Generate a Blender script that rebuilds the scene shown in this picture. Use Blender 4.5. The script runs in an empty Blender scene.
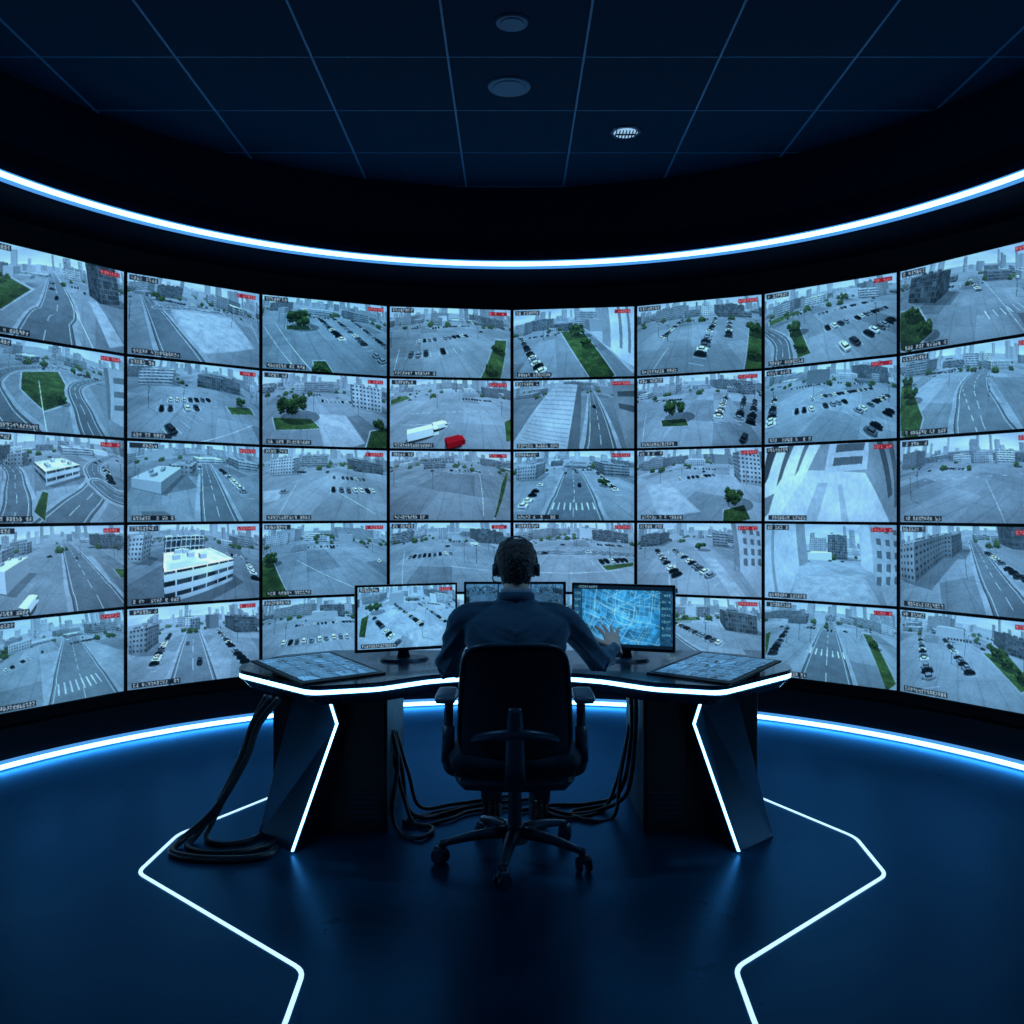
import bpy, bmesh, math, numpy as np
from mathutils import Vector, Matrix
from math import sin, cos, pi, radians, sqrt, asin

scene = bpy.context.scene
try:
    scene.view_settings.view_transform = 'Standard'
    scene.view_settings.look = 'None'
except Exception:
    pass

# ------------------------------------------------------------------ materials
def mat(name, col, rough=0.5, metal=0.0, spec=0.5, emit=None, es=0.0, noise=None, bump=None, coat=0.0, tint=None, sheen=0.0):
    m = bpy.data.materials.new(name); m.use_nodes = True
    nt = m.node_tree; b = nt.nodes['Principled BSDF']
    b.inputs['Base Color'].default_value = (*col, 1)
    b.inputs['Roughness'].default_value = rough
    b.inputs['Metallic'].default_value = metal
    b.inputs['Specular IOR Level'].default_value = spec
    b.inputs['Coat Weight'].default_value = coat
    if tint: b.inputs['Specular Tint'].default_value = (*tint, 1)
    if sheen:
        b.inputs['Sheen Weight'].default_value = sheen; b.inputs['Sheen Roughness'].default_value = .45
        b.inputs['Sheen Tint'].default_value = (.55, .8, 1, 1)
    if emit:
        b.inputs['Emission Color'].default_value = (*emit, 1)
        b.inputs['Emission Strength'].default_value = es
    tc = nt.nodes.new('ShaderNodeTexCoord')
    if noise:
        sc, amt = noise
        n = nt.nodes.new('ShaderNodeTexNoise'); n.inputs['Scale'].default_value = sc
        n.inputs['Detail'].default_value = 5
        nt.links.new(tc.outputs['Object'], n.inputs['Vector'])
        mx = nt.nodes.new('ShaderNodeMix'); mx.data_type = 'RGBA'
        mx.inputs['A'].default_value = (*[c*(1-amt) for c in col], 1)
        mx.inputs['B'].default_value = (*[min(1, c*(1+amt)) for c in col], 1)
        nt.links.new(n.outputs['Fac'], mx.inputs['Factor'])
        nt.links.new(mx.outputs['Result'], b.inputs['Base Color'])
        mr = nt.nodes.new('ShaderNodeMapRange')
        mr.inputs['To Min'].default_value = rough*0.75; mr.inputs['To Max'].default_value = min(1, rough*1.25)
        nt.links.new(n.outputs['Fac'], mr.inputs['Value'])
        nt.links.new(mr.outputs['Result'], b.inputs['Roughness'])
    if bump:
        sc, st, di = bump
        n = nt.nodes.new('ShaderNodeTexNoise'); n.inputs['Scale'].default_value = sc
        n.inputs['Detail'].default_value = 4
        nt.links.new(tc.outputs['Object'], n.inputs['Vector'])
        bp = nt.nodes.new('ShaderNodeBump'); bp.inputs['Strength'].default_value = st
        bp.inputs['Distance'].default_value = di
        nt.links.new(n.outputs['Fac'], bp.inputs['Height'])
        nt.links.new(bp.outputs['Normal'], b.inputs['Normal'])
    return m

def floor_mat():
    m = bpy.data.materials.new('floor_blue_resin'); m.use_nodes = True; nt = m.node_tree; N = nt.nodes
    for n in list(N): N.remove(n)
    out = N.new('ShaderNodeOutputMaterial'); tc = N.new('ShaderNodeTexCoord')
    no = N.new('ShaderNodeTexNoise'); no.inputs['Scale'].default_value = 2.2; no.inputs['Detail'].default_value = 8; no.inputs['Roughness'].default_value = .65
    nf = N.new('ShaderNodeTexNoise'); nf.inputs['Scale'].default_value = 70; nf.inputs['Detail'].default_value = 4
    nt.links.new(tc.outputs['Object'], no.inputs['Vector']); nt.links.new(tc.outputs['Object'], nf.inputs['Vector'])
    mx = N.new('ShaderNodeMix'); mx.data_type = 'RGBA'
    mx.inputs['A'].default_value = (0.0022, .024, .058, 1); mx.inputs['B'].default_value = (0.0070, .070, .150, 1)
    nt.links.new(no.outputs['Fac'], mx.inputs['Factor'])
    bp = N.new('ShaderNodeBump'); bp.inputs['Strength'].default_value = .22; bp.inputs['Distance'].default_value = .002
    nt.links.new(nf.outputs['Fac'], bp.inputs['Height'])
    df = N.new('ShaderNodeBsdfDiffuse'); nt.links.new(mx.outputs['Result'], df.inputs['Color']); nt.links.new(bp.outputs['Normal'], df.inputs['Normal'])
    gl = N.new('ShaderNodeBsdfGlossy'); gl.inputs['Color'].default_value = (.16, .52, .95, 1)
    mr = N.new('ShaderNodeMapRange'); mr.inputs['To Min'].default_value = .20; mr.inputs['To Max'].default_value = .42
    nt.links.new(no.outputs['Fac'], mr.inputs['Value']); nt.links.new(mr.outputs['Result'], gl.inputs['Roughness'])
    nt.links.new(bp.outputs['Normal'], gl.inputs['Normal'])
    fr = N.new('ShaderNodeFresnel'); fr.inputs['IOR'].default_value = 1.40
    ms = N.new('ShaderNodeMixShader'); nt.links.new(fr.outputs['Fac'], ms.inputs['Fac'])
    nt.links.new(df.outputs['BSDF'], ms.inputs[1]); nt.links.new(gl.outputs['BSDF'], ms.inputs[2])
    nt.links.new(ms.outputs['Shader'], out.inputs['Surface'])
    return m
M_floor = floor_mat()
M_wall = mat('wall_black_paint', (0.003, 0.008, 0.018), 0.7, spec=.3, noise=(3, 0.3))
M_soffit = mat('soffit_dark_blue_paint', (0.002, 0.008, 0.020), 0.6, spec=.2, noise=(3, 0.3), tint=(.2, .5, 1))
M_tile = mat('ceiling_tile_blue', (0.0030, 0.0300, 0.066), 0.85, spec=.1, noise=(9, 0.3), tint=(.2, .5, 1))
M_grid = mat('ceiling_grid_bar', (0.032, 0.18, 0.36), 0.5, noise=(5, 0.1))
BL = (0.17, 0.58, 1.0)
M_led = mat('led_white_blue', (0.8, 0.9, 1), 0.4, emit=BL, es=9.5)
M_ledtop = mat('led_cove', (0.8, 0.9, 1), 0.4, emit=(0.20, 0.58, 1.0), es=6.0)
M_leddesk = mat('led_desk', (0.8, 0.9, 1), 0.4, emit=(0.24, 0.62, 1.0), es=5.0)
M_ledge = mat('led_halo_edge', (0.2, 0.4, 0.8), 0.4, emit=(0.10, 0.42, 1.0), es=.75)  # dim glowing edge bands imitate the blue halo around the strips
M_ledf = mat('led_floor_line', (0.8, 0.9, 1), 0.4, emit=(0.50, 0.78, 1.0), es=1.30)
M_bezel = mat('bezel_black_plastic', (0.005, 0.007, 0.011), 0.45, noise=(20, 0.2))
M_desk = mat('desk_black_lacquer', (0.008, 0.020, 0.042), 0.28, spec=0.5, noise=(6, 0.25), coat=0.3, tint=(.3, .6, 1))
M_deskleg = mat('desk_leg_satin', (0.018, 0.070, 0.135), 0.36, metal=0.5, noise=(6, 0.25))
M_cab = mat('cabinet_black', (0.006, 0.014, 0.026), 0.5, noise=(12, 0.3))
M_chair = mat('chair_black_mesh', (0.007, 0.016, 0.032), 0.7, spec=.3, noise=(80, 0.4), bump=(300, 0.4, 0.002), tint=(.3, .6, 1))
M_plastic = mat('chair_black_plastic', (0.014, 0.036, 0.068), 0.34, noise=(20, 0.2), tint=(.4, .7, 1))
M_pad = mat('armrest_grey_plastic', (0.045, 0.095, 0.160), 0.40, noise=(20, 0.2))
M_metal = mat('brushed_dark_metal', (0.08, 0.14, 0.22), 0.3, metal=0.9, noise=(30, 0.2))
M_suit = mat('navy_wool_jacket', (0.022, 0.068, 0.130), 0.8, spec=.3, noise=(120, 0.3), bump=(9, .6, 0.03), tint=(.4, .7, 1), sheen=.50)
M_trou = mat('dark_trousers', (0.010, 0.022, 0.042), 0.85, noise=(80, 0.3), bump=(18, 0.6, 0.02))
M_skin = mat('skin', (0.62, 0.50, 0.46), 0.5, noise=(25, 0.12))
M_hair = mat('dark_hair', (0.008, 0.011, 0.018), 0.42, noise=(90, 0.6), bump=(110, 0.9, 0.012), sheen=.08)
M_shoe = mat('black_leather', (0.01, 0.01, 0.013), 0.3, noise=(30, 0.2))
M_cable = mat('black_rubber_cable', (0.012, 0.024, 0.042), 0.40, noise=(40, 0.2))
M_lamp = mat('downlight_diffuser', (0.04, 0.13, 0.25), 0.5, noise=(40, 0.1))
M_lampon = mat('downlight_lit', (0.5, 0.6, 0.7), 0.4, emit=(0.4, 0.7, 1.0), es=.75)
M_lip = mat('lips', (0.30, 0.13, 0.11), 0.5, noise=(30, 0.1))
M_eye = mat('eye_white', (0.6, 0.6, 0.6), 0.2, noise=(30, 0.05))
M_shirt = mat('shirt_collar_cloth', (0.22, 0.30, 0.40), 0.8, noise=(60, 0.1))

def picmat(name, strength):
    m = bpy.data.materials.new(name); m.use_nodes = True
    nt = m.node_tree; b = nt.nodes['Principled BSDF']
    a = nt.nodes.new('ShaderNodeAttribute'); a.attribute_name = 'Col'
    b.inputs['Base Color'].default_value = (0.004, 0.005, 0.008, 1)
    b.inputs['Roughness'].default_value = 0.35
    nt.links.new(a.outputs['Color'], b.inputs['Emission Color'])
    b.inputs['Emission Strength'].default_value = strength
    try: m.cycles.emission_sampling = 'NONE'
    except Exception: pass
    return m
M_pic = picmat('video_picture', 1.0)
M_pic2 = picmat('desk_monitor_picture', 1.0)
M_pic3 = picmat('touch_panel_picture', 1.0)

# ------------------------------------------------------------------ object helpers
def link(o, parent=None):
    scene.collection.objects.link(o)
    if parent: o.parent = parent
    return o
def top(o, label, category, group=None):
    o['label'] = label; o['category'] = category
    if group: o['group'] = group
    return o
def empty(name, loc, label, category, rotz=0, group=None):
    o = bpy.data.objects.new(name, None); o.location = loc; o.rotation_euler = (0, 0, rotz)
    o.empty_display_size = 0.05
    link(o); return top(o, label, category, group)
def sub(name, loc, parent):
    o = bpy.data.objects.new(name, None); o.location = loc; o.empty_display_size = 0.03
    return link(o, parent)
def from_bm(name, bm, mats, parent=None, loc=(0, 0, 0), rot=(0, 0, 0), smooth=False, bevel=0, bseg=2, sharp=None):
    me = bpy.data.meshes.new(name)
    bmesh.ops.recalc_face_normals(bm, faces=bm.faces)
    bm.to_mesh(me); bm.free()
    if not isinstance(mats, (list, tuple)): mats = [mats]
    for m in mats: me.materials.append(m)
    if smooth:
        for p in me.polygons: p.use_smooth = True
    o = bpy.data.objects.new(name, me); o.location = loc; o.rotation_euler = rot
    link(o, parent)
    if bevel:
        md = o.modifiers.new('bevel', 'BEVEL'); md.width = bevel; md.segments = bseg
        md.limit_method = 'ANGLE'; md.angle_limit = radians(35)
    return o
def structure(o):
    o['kind'] = 'structure'; return o

def add_box(bm, x0, x1, y0, y1, z0, z1, mi=0):
    v = [bm.verts.new(p) for p in [(x0,y0,z0),(x1,y0,z0),(x1,y1,z0),(x0,y1,z0),(x0,y0,z1),(x1,y0,z1),(x1,y1,z1),(x0,y1,z1)]]
    for f in [(0,3,2,1),(4,5,6,7),(0,1,5,4),(1,2,6,5),(2,3,7,6),(3,0,4,7)]:
        fc = bm.faces.new([v[i] for i in f]); fc.material_index = mi
def add_prism(bm, bottom, topv):
    a = [bm.verts.new(p) for p in bottom]; b = [bm.verts.new(p) for p in topv]; n = len(a)
    bm.faces.new(a[::-1]); bm.faces.new(b)
    for i in range(n):
        j = (i+1) % n; bm.faces.new([a[i], a[j], b[j], b[i]])
def add_cyl(bm, c, r0, r1, h, seg=24, axis='Z'):
    R = {'Z': Matrix.Identity(4), 'X': Matrix.Rotation(pi/2, 4, 'Y'), 'Y': Matrix.Rotation(pi/2, 4, 'X')}[axis]
    bmesh.ops.create_cone(bm, cap_ends=True, segments=seg, radius1=r0, radius2=r1, depth=h, matrix=Matrix.Translation(c) @ R)
def add_ell(bm, c, r, seg=20):
    bmesh.ops.create_uvsphere(bm, u_segments=seg, v_segments=seg//2, radius=1,
        matrix=Matrix.Translation(c) @ Matrix.Diagonal((r[0], r[1], r[2], 1)))
def crom(pts, n):
    P = [np.array(p, float) for p in pts]; P = [2*P[0]-P[1]] + P + [2*P[-1]-P[-2]]
    out = []
    for i in range(1, len(P)-2):
        for k in range(n):
            t = k/n; a, b, c, d = P[i-1:i+3]
            out.append(0.5*((2*b)+(-a+c)*t+(2*a-5*b+4*c-d)*t*t+(-a+3*b-3*c+d)*t**3))
    out.append(P[-2]); return out
def add_tube(bm, pts, rad, seg=12, n=4, hint=(0, 0, 1), closed=False):
    rad = [(r, r) if not isinstance(r, (tuple, list)) else r for r in rad]
    data = crom([list(p)+list(r) for p, r in zip(pts, rad)], n) if n > 1 else [np.array(list(p)+list(r), float) for p, r in zip(pts, rad)]
    C = [Vector(d[:3]) for d in data]; rings = []
    side = None
    for i, d in enumerate(data):
        t = (C[min(i+1, len(C)-1)]-C[max(i-1, 0)]).normalized()
        if side is None:
            h = Vector(hint); side = t.cross(h)
            if side.length < 1e-3: side = t.cross(Vector((0, 1, 0.01)))
            side.normalize()
        else:
            side = (side - t*side.dot(t)).normalized()
        up = side.cross(t).normalized()
        rings.append([bm.verts.new(C[i]+side*cos(a)*d[3]+up*sin(a)*d[4]) for a in [2*pi*k/seg for k in range(seg)]])
    for a, b in zip(rings, rings[1:]):
        for k in range(seg):
            bm.faces.new([a[k], a[(k+1) % seg], b[(k+1) % seg], b[k]])
    bm.faces.new(rings[0][::-1]); bm.faces.new(rings[-1])
def add_loft(bm, rings, seg=32, n=4, pw=2.3):
    data = crom(rings, n); R = []
    for z, cx, cy, rx, ry in data:
        row = []
        for k in range(seg):
            a = 2*pi*k/seg; c, s = cos(a), sin(a)
            x = math.copysign(abs(c)**(2/pw), c); y = math.copysign(abs(s)**(2/pw), s)
            row.append(bm.verts.new((cx+max(rx, .002)*x, cy+max(ry, .002)*y, z)))
        R.append(row)
    for a, b in zip(R, R[1:]):
        for k in range(seg):
            bm.faces.new([a[k], a[(k+1) % seg], b[(k+1) % seg], b[k]])
    bm.faces.new(R[0][::-1]); bm.faces.new(R[-1])
def add_pillow(bm, w, h, t, k=0.3, n=18, fn=None, ax='XZ'):
    F = {}; B = {}
    def P(i, j, s):
        x = -1+2*i/n; y = -1+2*j/n
        m = max(abs(x), abs(y)); th = t/2*sqrt(max(0, 1-m**8))
        a = x*sqrt(1-y*y*k)*w/2; b = y*sqrt(1-x*x*k)*h/2; c = s*th
        p = (a, c, b) if ax == 'XZ' else (a, b, c)
        return fn(*p) if fn else p
    for i in range(n+1):
        for j in range(n+1):
            F[i, j] = bm.verts.new(P(i, j, 1))
            B[i, j] = F[i, j] if i in (0, n) or j in (0, n) else bm.verts.new(P(i, j, -1))
    for i in range(n):
        for j in range(n):
            bm.faces.new([F[i,j], F[i+1,j], F[i+1,j+1], F[i,j+1]])
            try: bm.faces.new([B[i,j], B[i,j+1], B[i+1,j+1], B[i+1,j]])
            except ValueError: pass
def remesh(o, vox, smooth=4):
    md = o.modifiers.new('r', 'REMESH'); md.mode = 'VOXEL'; md.voxel_size = vox; md.use_smooth_shade = True
    sm = o.modifiers.new('s', 'SMOOTH'); sm.factor = 0.5; sm.iterations = smooth
    dg = bpy.context.evaluated_depsgraph_get()
    me = bpy.data.meshes.new_from_object(o.evaluated_get(dg))
    o.modifiers.clear(); o.data = me
    for p in me.polygons: p.use_smooth = True

# ------------------------------------------------------------------ room
CY = 3.868; R = 3.192; YB = -1.6; ZC = 3.78
def u_sweep(bm, prof, a0=0.0, a1=pi, straight=True, n=96, closed=True, mi=None):
    rows = []
    def pts(r):
        L = []
        if straight: L.append((r, YB))
        for i in range(n+1):
            a = a0+(a1-a0)*i/n
            L.append((r*cos(a), CY+r*sin(a)))
        if straight: L.append((-r, YB))
        return L
    for r, z in prof:
        rows.append([bm.verts.new((x, y, z)) for x, y in pts(r)])
    m = len(prof)
    for i in range(m if closed else m-1):
        a, b = rows[i], rows[(i+1) % m]
        for j in range(len(a)-1):
            f = bm.faces.new([a[j], a[j+1], b[j+1], b[j]])
            if mi: f.material_index = mi[i]
    if closed:
        bm.faces.new([r[0] for r in rows]); bm.faces.new([r[-1] for r in rows][::-1])

bm = bmesh.new(); add_box(bm, -3.6, 3.6, YB-0.2, 7.5, -0.1, 0)
structure(from_bm('floor', bm, M_floor))
bm = bmesh.new(); u_sweep(bm, [(3.25, 0), (3.25, ZC), (3.45, ZC), (3.45, 0)], straight=False)
structure(from_bm('wall_front', bm, M_wall))
for nm, s in (('wall_left', -1), ('wall_right', 1)):
    bm = bmesh.new(); x0, x1 = sorted((3.25*s, 3.45*s)); add_box(bm, x0, x1, YB, CY, 0, ZC)
    structure(from_bm(nm, bm, M_wall))
bm = bmesh.new(); add_box(bm, -3.45, 3.45, YB-0.2, YB, 0, ZC)
structure(from_bm('wall_back', bm, M_wall))
bm = bmesh.new()
add_box(bm, -3.5, 3.5, YB-0.2, 7.4, ZC+0.01, ZC+0.1, 0)
xs = [0.02+0.35+0.70*k for k in range(-6, 5)]
ys = [4.835+0.6475*k for k in range(-10, 4)]
xe = [-3.5]+xs+[3.5]; ye = [YB-0.2]+ys+[7.4]
for i in range(len(xe)-1):
    for j in range(len(ye)-1):
        if xe[i+1]-xe[i] > .03 and ye[j+1]-ye[j] > .03:
            add_box(bm, xe[i]+.009, xe[i+1]-.009, ye[j]+.007, ye[j+1]-.007, ZC+0.002, ZC+0.02, 0)
for x in xs: add_box(bm, x-.0060, x+.0060, YB-0.2, 7.4, ZC-0.002, ZC+0.012, 1)
for y in ys: add_box(bm, -3.5, 3.5, y-.0035, y+.0035, ZC-0.001, ZC+0.012, 1)
structure(from_bm('ceiling', bm, [M_tile, M_grid]))
bm = bmesh.new(); u_sweep(bm, [(2.93, 3.18), (2.93, 3.30), (2.955, 3.42), (2.93, ZC-.003), (3.249, ZC-.003), (3.249, 3.12)])
structure(from_bm('trim_1', bm, M_soffit))
bm = bmesh.new(); u_sweep(bm, [(3.165, 0), (3.165, 0.22), (3.249, 0.22), (3.249, 0)])
structure(from_bm('baseboard_front', bm, M_wall))
bm = bmesh.new(); u_sweep(bm, [(2.905, 3.198), (2.905, 3.207), (2.905, 3.238), (2.905, 3.247), (2.929, 3.252), (2.929, 3.192)], mi=[1, 0, 1, 1, 1, 1])
top(from_bm('led_light_strip', bm, [M_ledtop, M_ledge]), 'glowing white light strip curving along the dark ceiling soffit', 'light strip')
bm = bmesh.new(); u_sweep(bm, [(3.14, 0.001), (3.14, 0.008), (3.14, 0.034), (3.14, 0.044), (3.164, 0.050), (3.164, 0.001)], mi=[1, 0, 1, 1, 1, 1])
top(from_bm('led_light_strip', bm, [M_led, M_ledge]), 'glowing white light strip along the base of the curved video wall', 'light strip')
def ribbon(name, pts, w, z0, z1, m):
    bm = bmesh.new(); P = [Vector(p) for p in pts]; L = []; Rr = []
    for i, p in enumerate(P):
        d0 = (P[i]-P[max(i-1, 0)]); d1 = (P[min(i+1, len(P)-1)]-P[i])
        if d0.length == 0: d0 = d1
        if d1.length == 0: d1 = d0
        d0.normalize(); d1.normalize()
        n0 = Vector((-d0.y, d0.x)); n1 = Vector((-d1.y, d1.x)); b = (n0+n1).normalized()
        k = w/2/max(.3, b.dot(n0)); L.append(p+b*k); Rr.append(p-b*k)
    a = [[bm.verts.new((*q, z)) for q in S] for S, z in ((L, z0), (L, z1), (Rr, z1), (Rr, z0))]
    for i in range(4):
        A, B = a[i], a[(i+1) % 4]
        for j in range(len(P)-1): bm.faces.new([A[j], A[j+1], B[j+1], B[j]])
    bm.faces.new([r[0] for r in a]); bm.faces.new([r[-1] for r in a][::-1])
    return from_bm(name, bm, m)
def rnd(pts, r=0.05):
    out = [Vector(pts[0])]
    for a, b, c in zip(pts, pts[1:], pts[2:]):
        a, b, c = Vector(a), Vector(b), Vector(c)
        p = b+(a-b).normalized()*r; q = b+(c-b).normalized()*r
        for t in (0, .25, .5, .75, 1): out.append((p*(1-t)+b*t)*(1-t)+(b*(1-t)+q*t)*t)
    out.append(Vector(pts[-1])); return out
FL = {-1: [(-1.20, 4.78), (-1.49, 4.20), (-1.495, 3.755), (-0.655, 2.955), (-0.640, 2.65), (-0.640, 1.2)],
      1: [(1.22, 4.80), (1.52, 4.16), (1.485, 3.73), (0.705, 2.970), (0.685, 2.65), (0.685, 1.2)]}
for s in (-1, 1):
    o = ribbon('floor_light_strip', rnd(FL[s]), 0.0150, 0.0005, 0.004, M_ledf)
    top(o, 'thin white light line set in the floor with angled corners', 'light strip', 'floor light lines')
for (x, y, r, kind) in [(0.0, 4.49, .078, 0), (-0.015, 5.17, .12, 0), (0.70, 5.79, .095, 1)]:
    lab = 'lit round recessed ceiling downlight with louvre' if kind else 'unlit round ceiling fitting set in a ceiling tile'
    e = empty('ceiling_light', (x, y, ZC), lab, 'ceiling light')
    bm = bmesh.new(); add_cyl(bm, (0, 0, -.004), r*.96, r, .008, 40)
    from_bm('rim', bm, M_lamp if not kind else M_metal, e, smooth=False)
    bm = bmesh.new(); add_cyl(bm, (0, 0, -.010), r*.72, r*.78, .006, 32)
    from_bm('lamp_diffuser', bm, M_lampon if kind else M_lamp, e)
    if kind:
        bm = bmesh.new()
        for k in range(-3, 4): add_box(bm, k*.02-.003, k*.02+.003, -r*.6, r*.6, -.022, -.0135)
        add_box(bm, -r*.7, r*.7, -.003, .003, -.022, -.0135)
        from_bm('louvre', bm, M_bezel, e)

# ------------------------------------------------------------------ picture generator
def hsh(ix, iy, s):
    n = (ix*374761393 + iy*668265263 + s*1442695) & 0x7fffffff
    n = ((n ^ (n >> 13))*1274126177) & 0x7fffffff
    return ((n ^ (n >> 16)) & 0xffff)/65535.0
def vnoise(x, y, s=0):
    x = np.clip(x, -1e5, 1e5); y = np.clip(y, -1e5, 1e5)
    ix = np.floor(x).astype(np.int64); iy = np.floor(y).astype(np.int64)
    fx = x-ix; fy = y-iy; fx = fx*fx*(3-2*fx); fy = fy*fy*(3-2*fy)
    return (hsh(ix, iy, s)*(1-fx)+hsh(ix+1, iy, s)*fx)*(1-fy)+(hsh(ix, iy+1, s)*(1-fx)+hsh(ix+1, iy+1, s)*fx)*fy
def inpoly(u, v, P):
    ins = np.zeros(u.shape, bool); n = len(P)
    for i in range(n):
        x0, y0 = P[i]; x1, y1 = P[(i+1) % n]
        if y0 == y1: continue
        c = ((y0 > v) != (y1 > v)) & (u < (x1-x0)*(v-y0)/(y1-y0)+x0)
        ins ^= c
    return ins
def glyphs(img, x0, y0, n, gw, gh, col, rng):
    for i in range(n):
        if rng.random() < .12: continue
        pat = rng.random((gh, gw)) > .38
        for a in range(gh):
            for b in range(gw):
                yy = y0+a; xx = x0+i*(gw+1)+b
                if pat[a, b] and 0 <= yy < img.shape[0] and 0 <= xx < img.shape[1]: img[yy, xx] = img[yy, xx]*.25+col*.75

def cctv(spec, W=192, H=108, ss=2, seed=0, overlay=True):
    rng = np.random.default_rng(seed+11)
    w, h = W*ss, H*ss; A = 9/16
    U, V = np.meshgrid((np.arange(w)+.5)/w, (np.arange(h)+.5)/h)
    x = (U-.5)*2; y = (V-.5)*2*A
    r2 = x*x+y*y; k = spec.get('k', .30); f = (1+k*r2)/(1+k*.9); x = x*f; y = y*f
    ro = radians(spec.get('roll', 0)); x, y = x*cos(ro)+y*sin(ro), -x*sin(ro)+y*cos(ro)
    u = x/2+.5; v = y/2/A+.5
    hz = spec.get('h', .17); s = 1.125; cam = spec.get('cam', 18.)
    dx = (u-.5)*2; dz = -(v-hz)*s
    dz = np.where(np.abs(dz) < 1e-4, 1e-4, dz)
    ground = dz < -.004
    tg = np.where(ground, cam/np.maximum(-dz, .004), 1e6)
    gx = dx*tg; gy = tg
    def g(uu, vv):
        t = cam/max((vv-hz)*s, .01); return (uu-.5)*2*t, t
    sky = np.stack([.80+.0*v, .86+0*v, .90+0*v], -1)
    cl = vnoise(u*6, v*14, seed)*.6+vnoise(u*14, v*30, seed+5)*.4
    sky = sky+(cl[..., None]-.4)*.16-np.clip(hz-v, 0, 1)[..., None]*np.array([.5, .32, .15])
    base = spec.get('g', .50)+.03
    n1 = vnoise(gx*.04, gy*.04, seed+1); n2 = vnoise(gx*.4, gy*.4, seed+2); n3 = vnoise(gx*2.0, gy*2.0, seed+3)
    n4 = vnoise(gx*.16, gy*.16, seed+6)
    ga = rng.random()*1.2-.6; rx_ = gx*cos(ga)+gy*sin(ga); ry_ = -gx*sin(ga)+gy*cos(ga)
    pa = hsh(np.floor(np.clip(rx_, -1e4, 1e4)/9).astype(np.int64), np.floor(np.clip(ry_, -1e4, 1e4)/14).astype(np.int64), seed+21)
    pb = hsh(np.floor(np.clip(rx_, -1e4, 1e4)/16).astype(np.int64), np.floor(np.clip(ry_, -1e4, 1e4)/34).astype(np.int64), seed+22)
    val = base*(.82+.18*n1+.08*n2+.08*n3+.09*n4+.05*(pa-.3)+.09*(pb > .78)-.14*(pb < .16))
    trk = np.abs(((rx_/7+vnoise(ry_*.02, rx_*0, seed+8)*2) % 1)-.5) < .05
    val = np.where(trk, val*.94, val)
    jl = ((np.abs((rx_/9) % 1-.5) > .490) | (np.abs((ry_/14) % 1-.5) > .493)) & (tg < 80)
    val = np.where(jl, val*.90, val)
    col = np.stack([val*.93, val, val*1.07], -1)
    def polyd(P):
        d = np.full(gx.shape, 1e9)
        for (ax, ay), (bx, by) in zip(P, P[1:]):
            L2 = (bx-ax)**2+(by-ay)**2+1e-6
            t = np.clip(((gx-ax)*(bx-ax)+(gy-ay)*(by-ay))/L2, 0, 1)
            d = np.minimum(d, np.hypot(gx-ax-t*(bx-ax), gy-ay-t*(by-ay)))
        return d
    for it in spec['it']:
        if it[0] == 'R':
            P = [tuple(q) for q in crom([g(*q) for q in it[1]], 8)]; wd_ = it[2]*1.1; d = polyd(P)
            pw_ = .0014*tg
            pv = (.66*(.88+.16*n2+.08*n3))[..., None]*np.array([.95, 1, 1.03])
            col = np.where(((d < wd_/2+2.0) & ground)[..., None], pv, col)
            col = np.where((np.abs(d-wd_/2-.2) < .2+pw_*.5)[..., None] & ground[..., None], .34, col)
            rv = base*.82*(.82+.22*n1+.12*n2+.08*n3); rc = np.stack([rv*.9, rv, rv*1.1], -1)
            col = np.where(((d < wd_/2) & ground)[..., None], rc, col)
            wl = np.abs(d-(wd_/2-.7)) < .08+pw_; cl_ = (d < .08+pw_) & ((ry_*.12+rx_*.07) % 1 < .6)
            col = np.where(((wl | cl_) & ground)[..., None], np.array([.76, .80, .82]), col)
        elif it[0] in 'GLD' and len(it) == 2:
            P = it[1]; cxp = sum(p[0] for p in P)/len(P); cyp = sum(p[1] for p in P)/len(P)
            mo = inpoly(u, v, [(cxp+(a-cxp)*1.10, cyp+(b-cyp)*1.07) for a, b in P]) & ground
            col = np.where(mo[..., None], np.array([.68, .71, .72])*(.88+.16*n2[..., None]), col)
            m = inpoly(u, v, P) & ground
            if it[0] == 'G':
                gv = .58+.6*n2*n3+.35*n1+.2*n4; c = np.stack([.28*gv, .41*gv, .22*gv], -1)
            elif it[0] == 'L':
                c = np.stack([.74*(.82+.15*n2+.1*n3), .77*(.82+.15*n2+.1*n3), .77*(.82+.15*n2+.1*n3)], -1)*(1-.12*jl[..., None])
            else:
                c = np.stack([.34*(.85+.1*n2+.2*n1), .385*(.85+.1*n2+.2*n1), .44*(.85+.1*n2+.2*n1)], -1)
            col = np.where(m[..., None], c, col)
    def seg(p, q, wid, cc, dash=0):
        nonlocal col
        ax, ay = p; bx, by = q; L2 = (bx-ax)**2+(by-ay)**2+1e-6
        tt = ((gx-ax)*(bx-ax)+(gy-ay)*(by-ay))/L2
        d = np.abs((gx-ax)*(by-ay)-(gy-ay)*(bx-ax))/sqrt(L2)
        m = (d < wid+.0012*tg) & (tt > 0) & (tt < 1) & ground
        if dash: m &= ((tt*sqrt(L2)/dash) % 1) < .5
        col = np.where(m[..., None], np.array(cc)*(.80+.25*n2[..., None]), col)
    white = (.86, .90, .92)
    boxes = []; trees = []; shadows = []
    CC = [(.14,.15,.17),(.80,.83,.85),(.12,.13,.16),(.5,.53,.56),(.20,.22,.28),(.85,.87,.88),(.11,.12,.14),(.32,.36,.42)]
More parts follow.
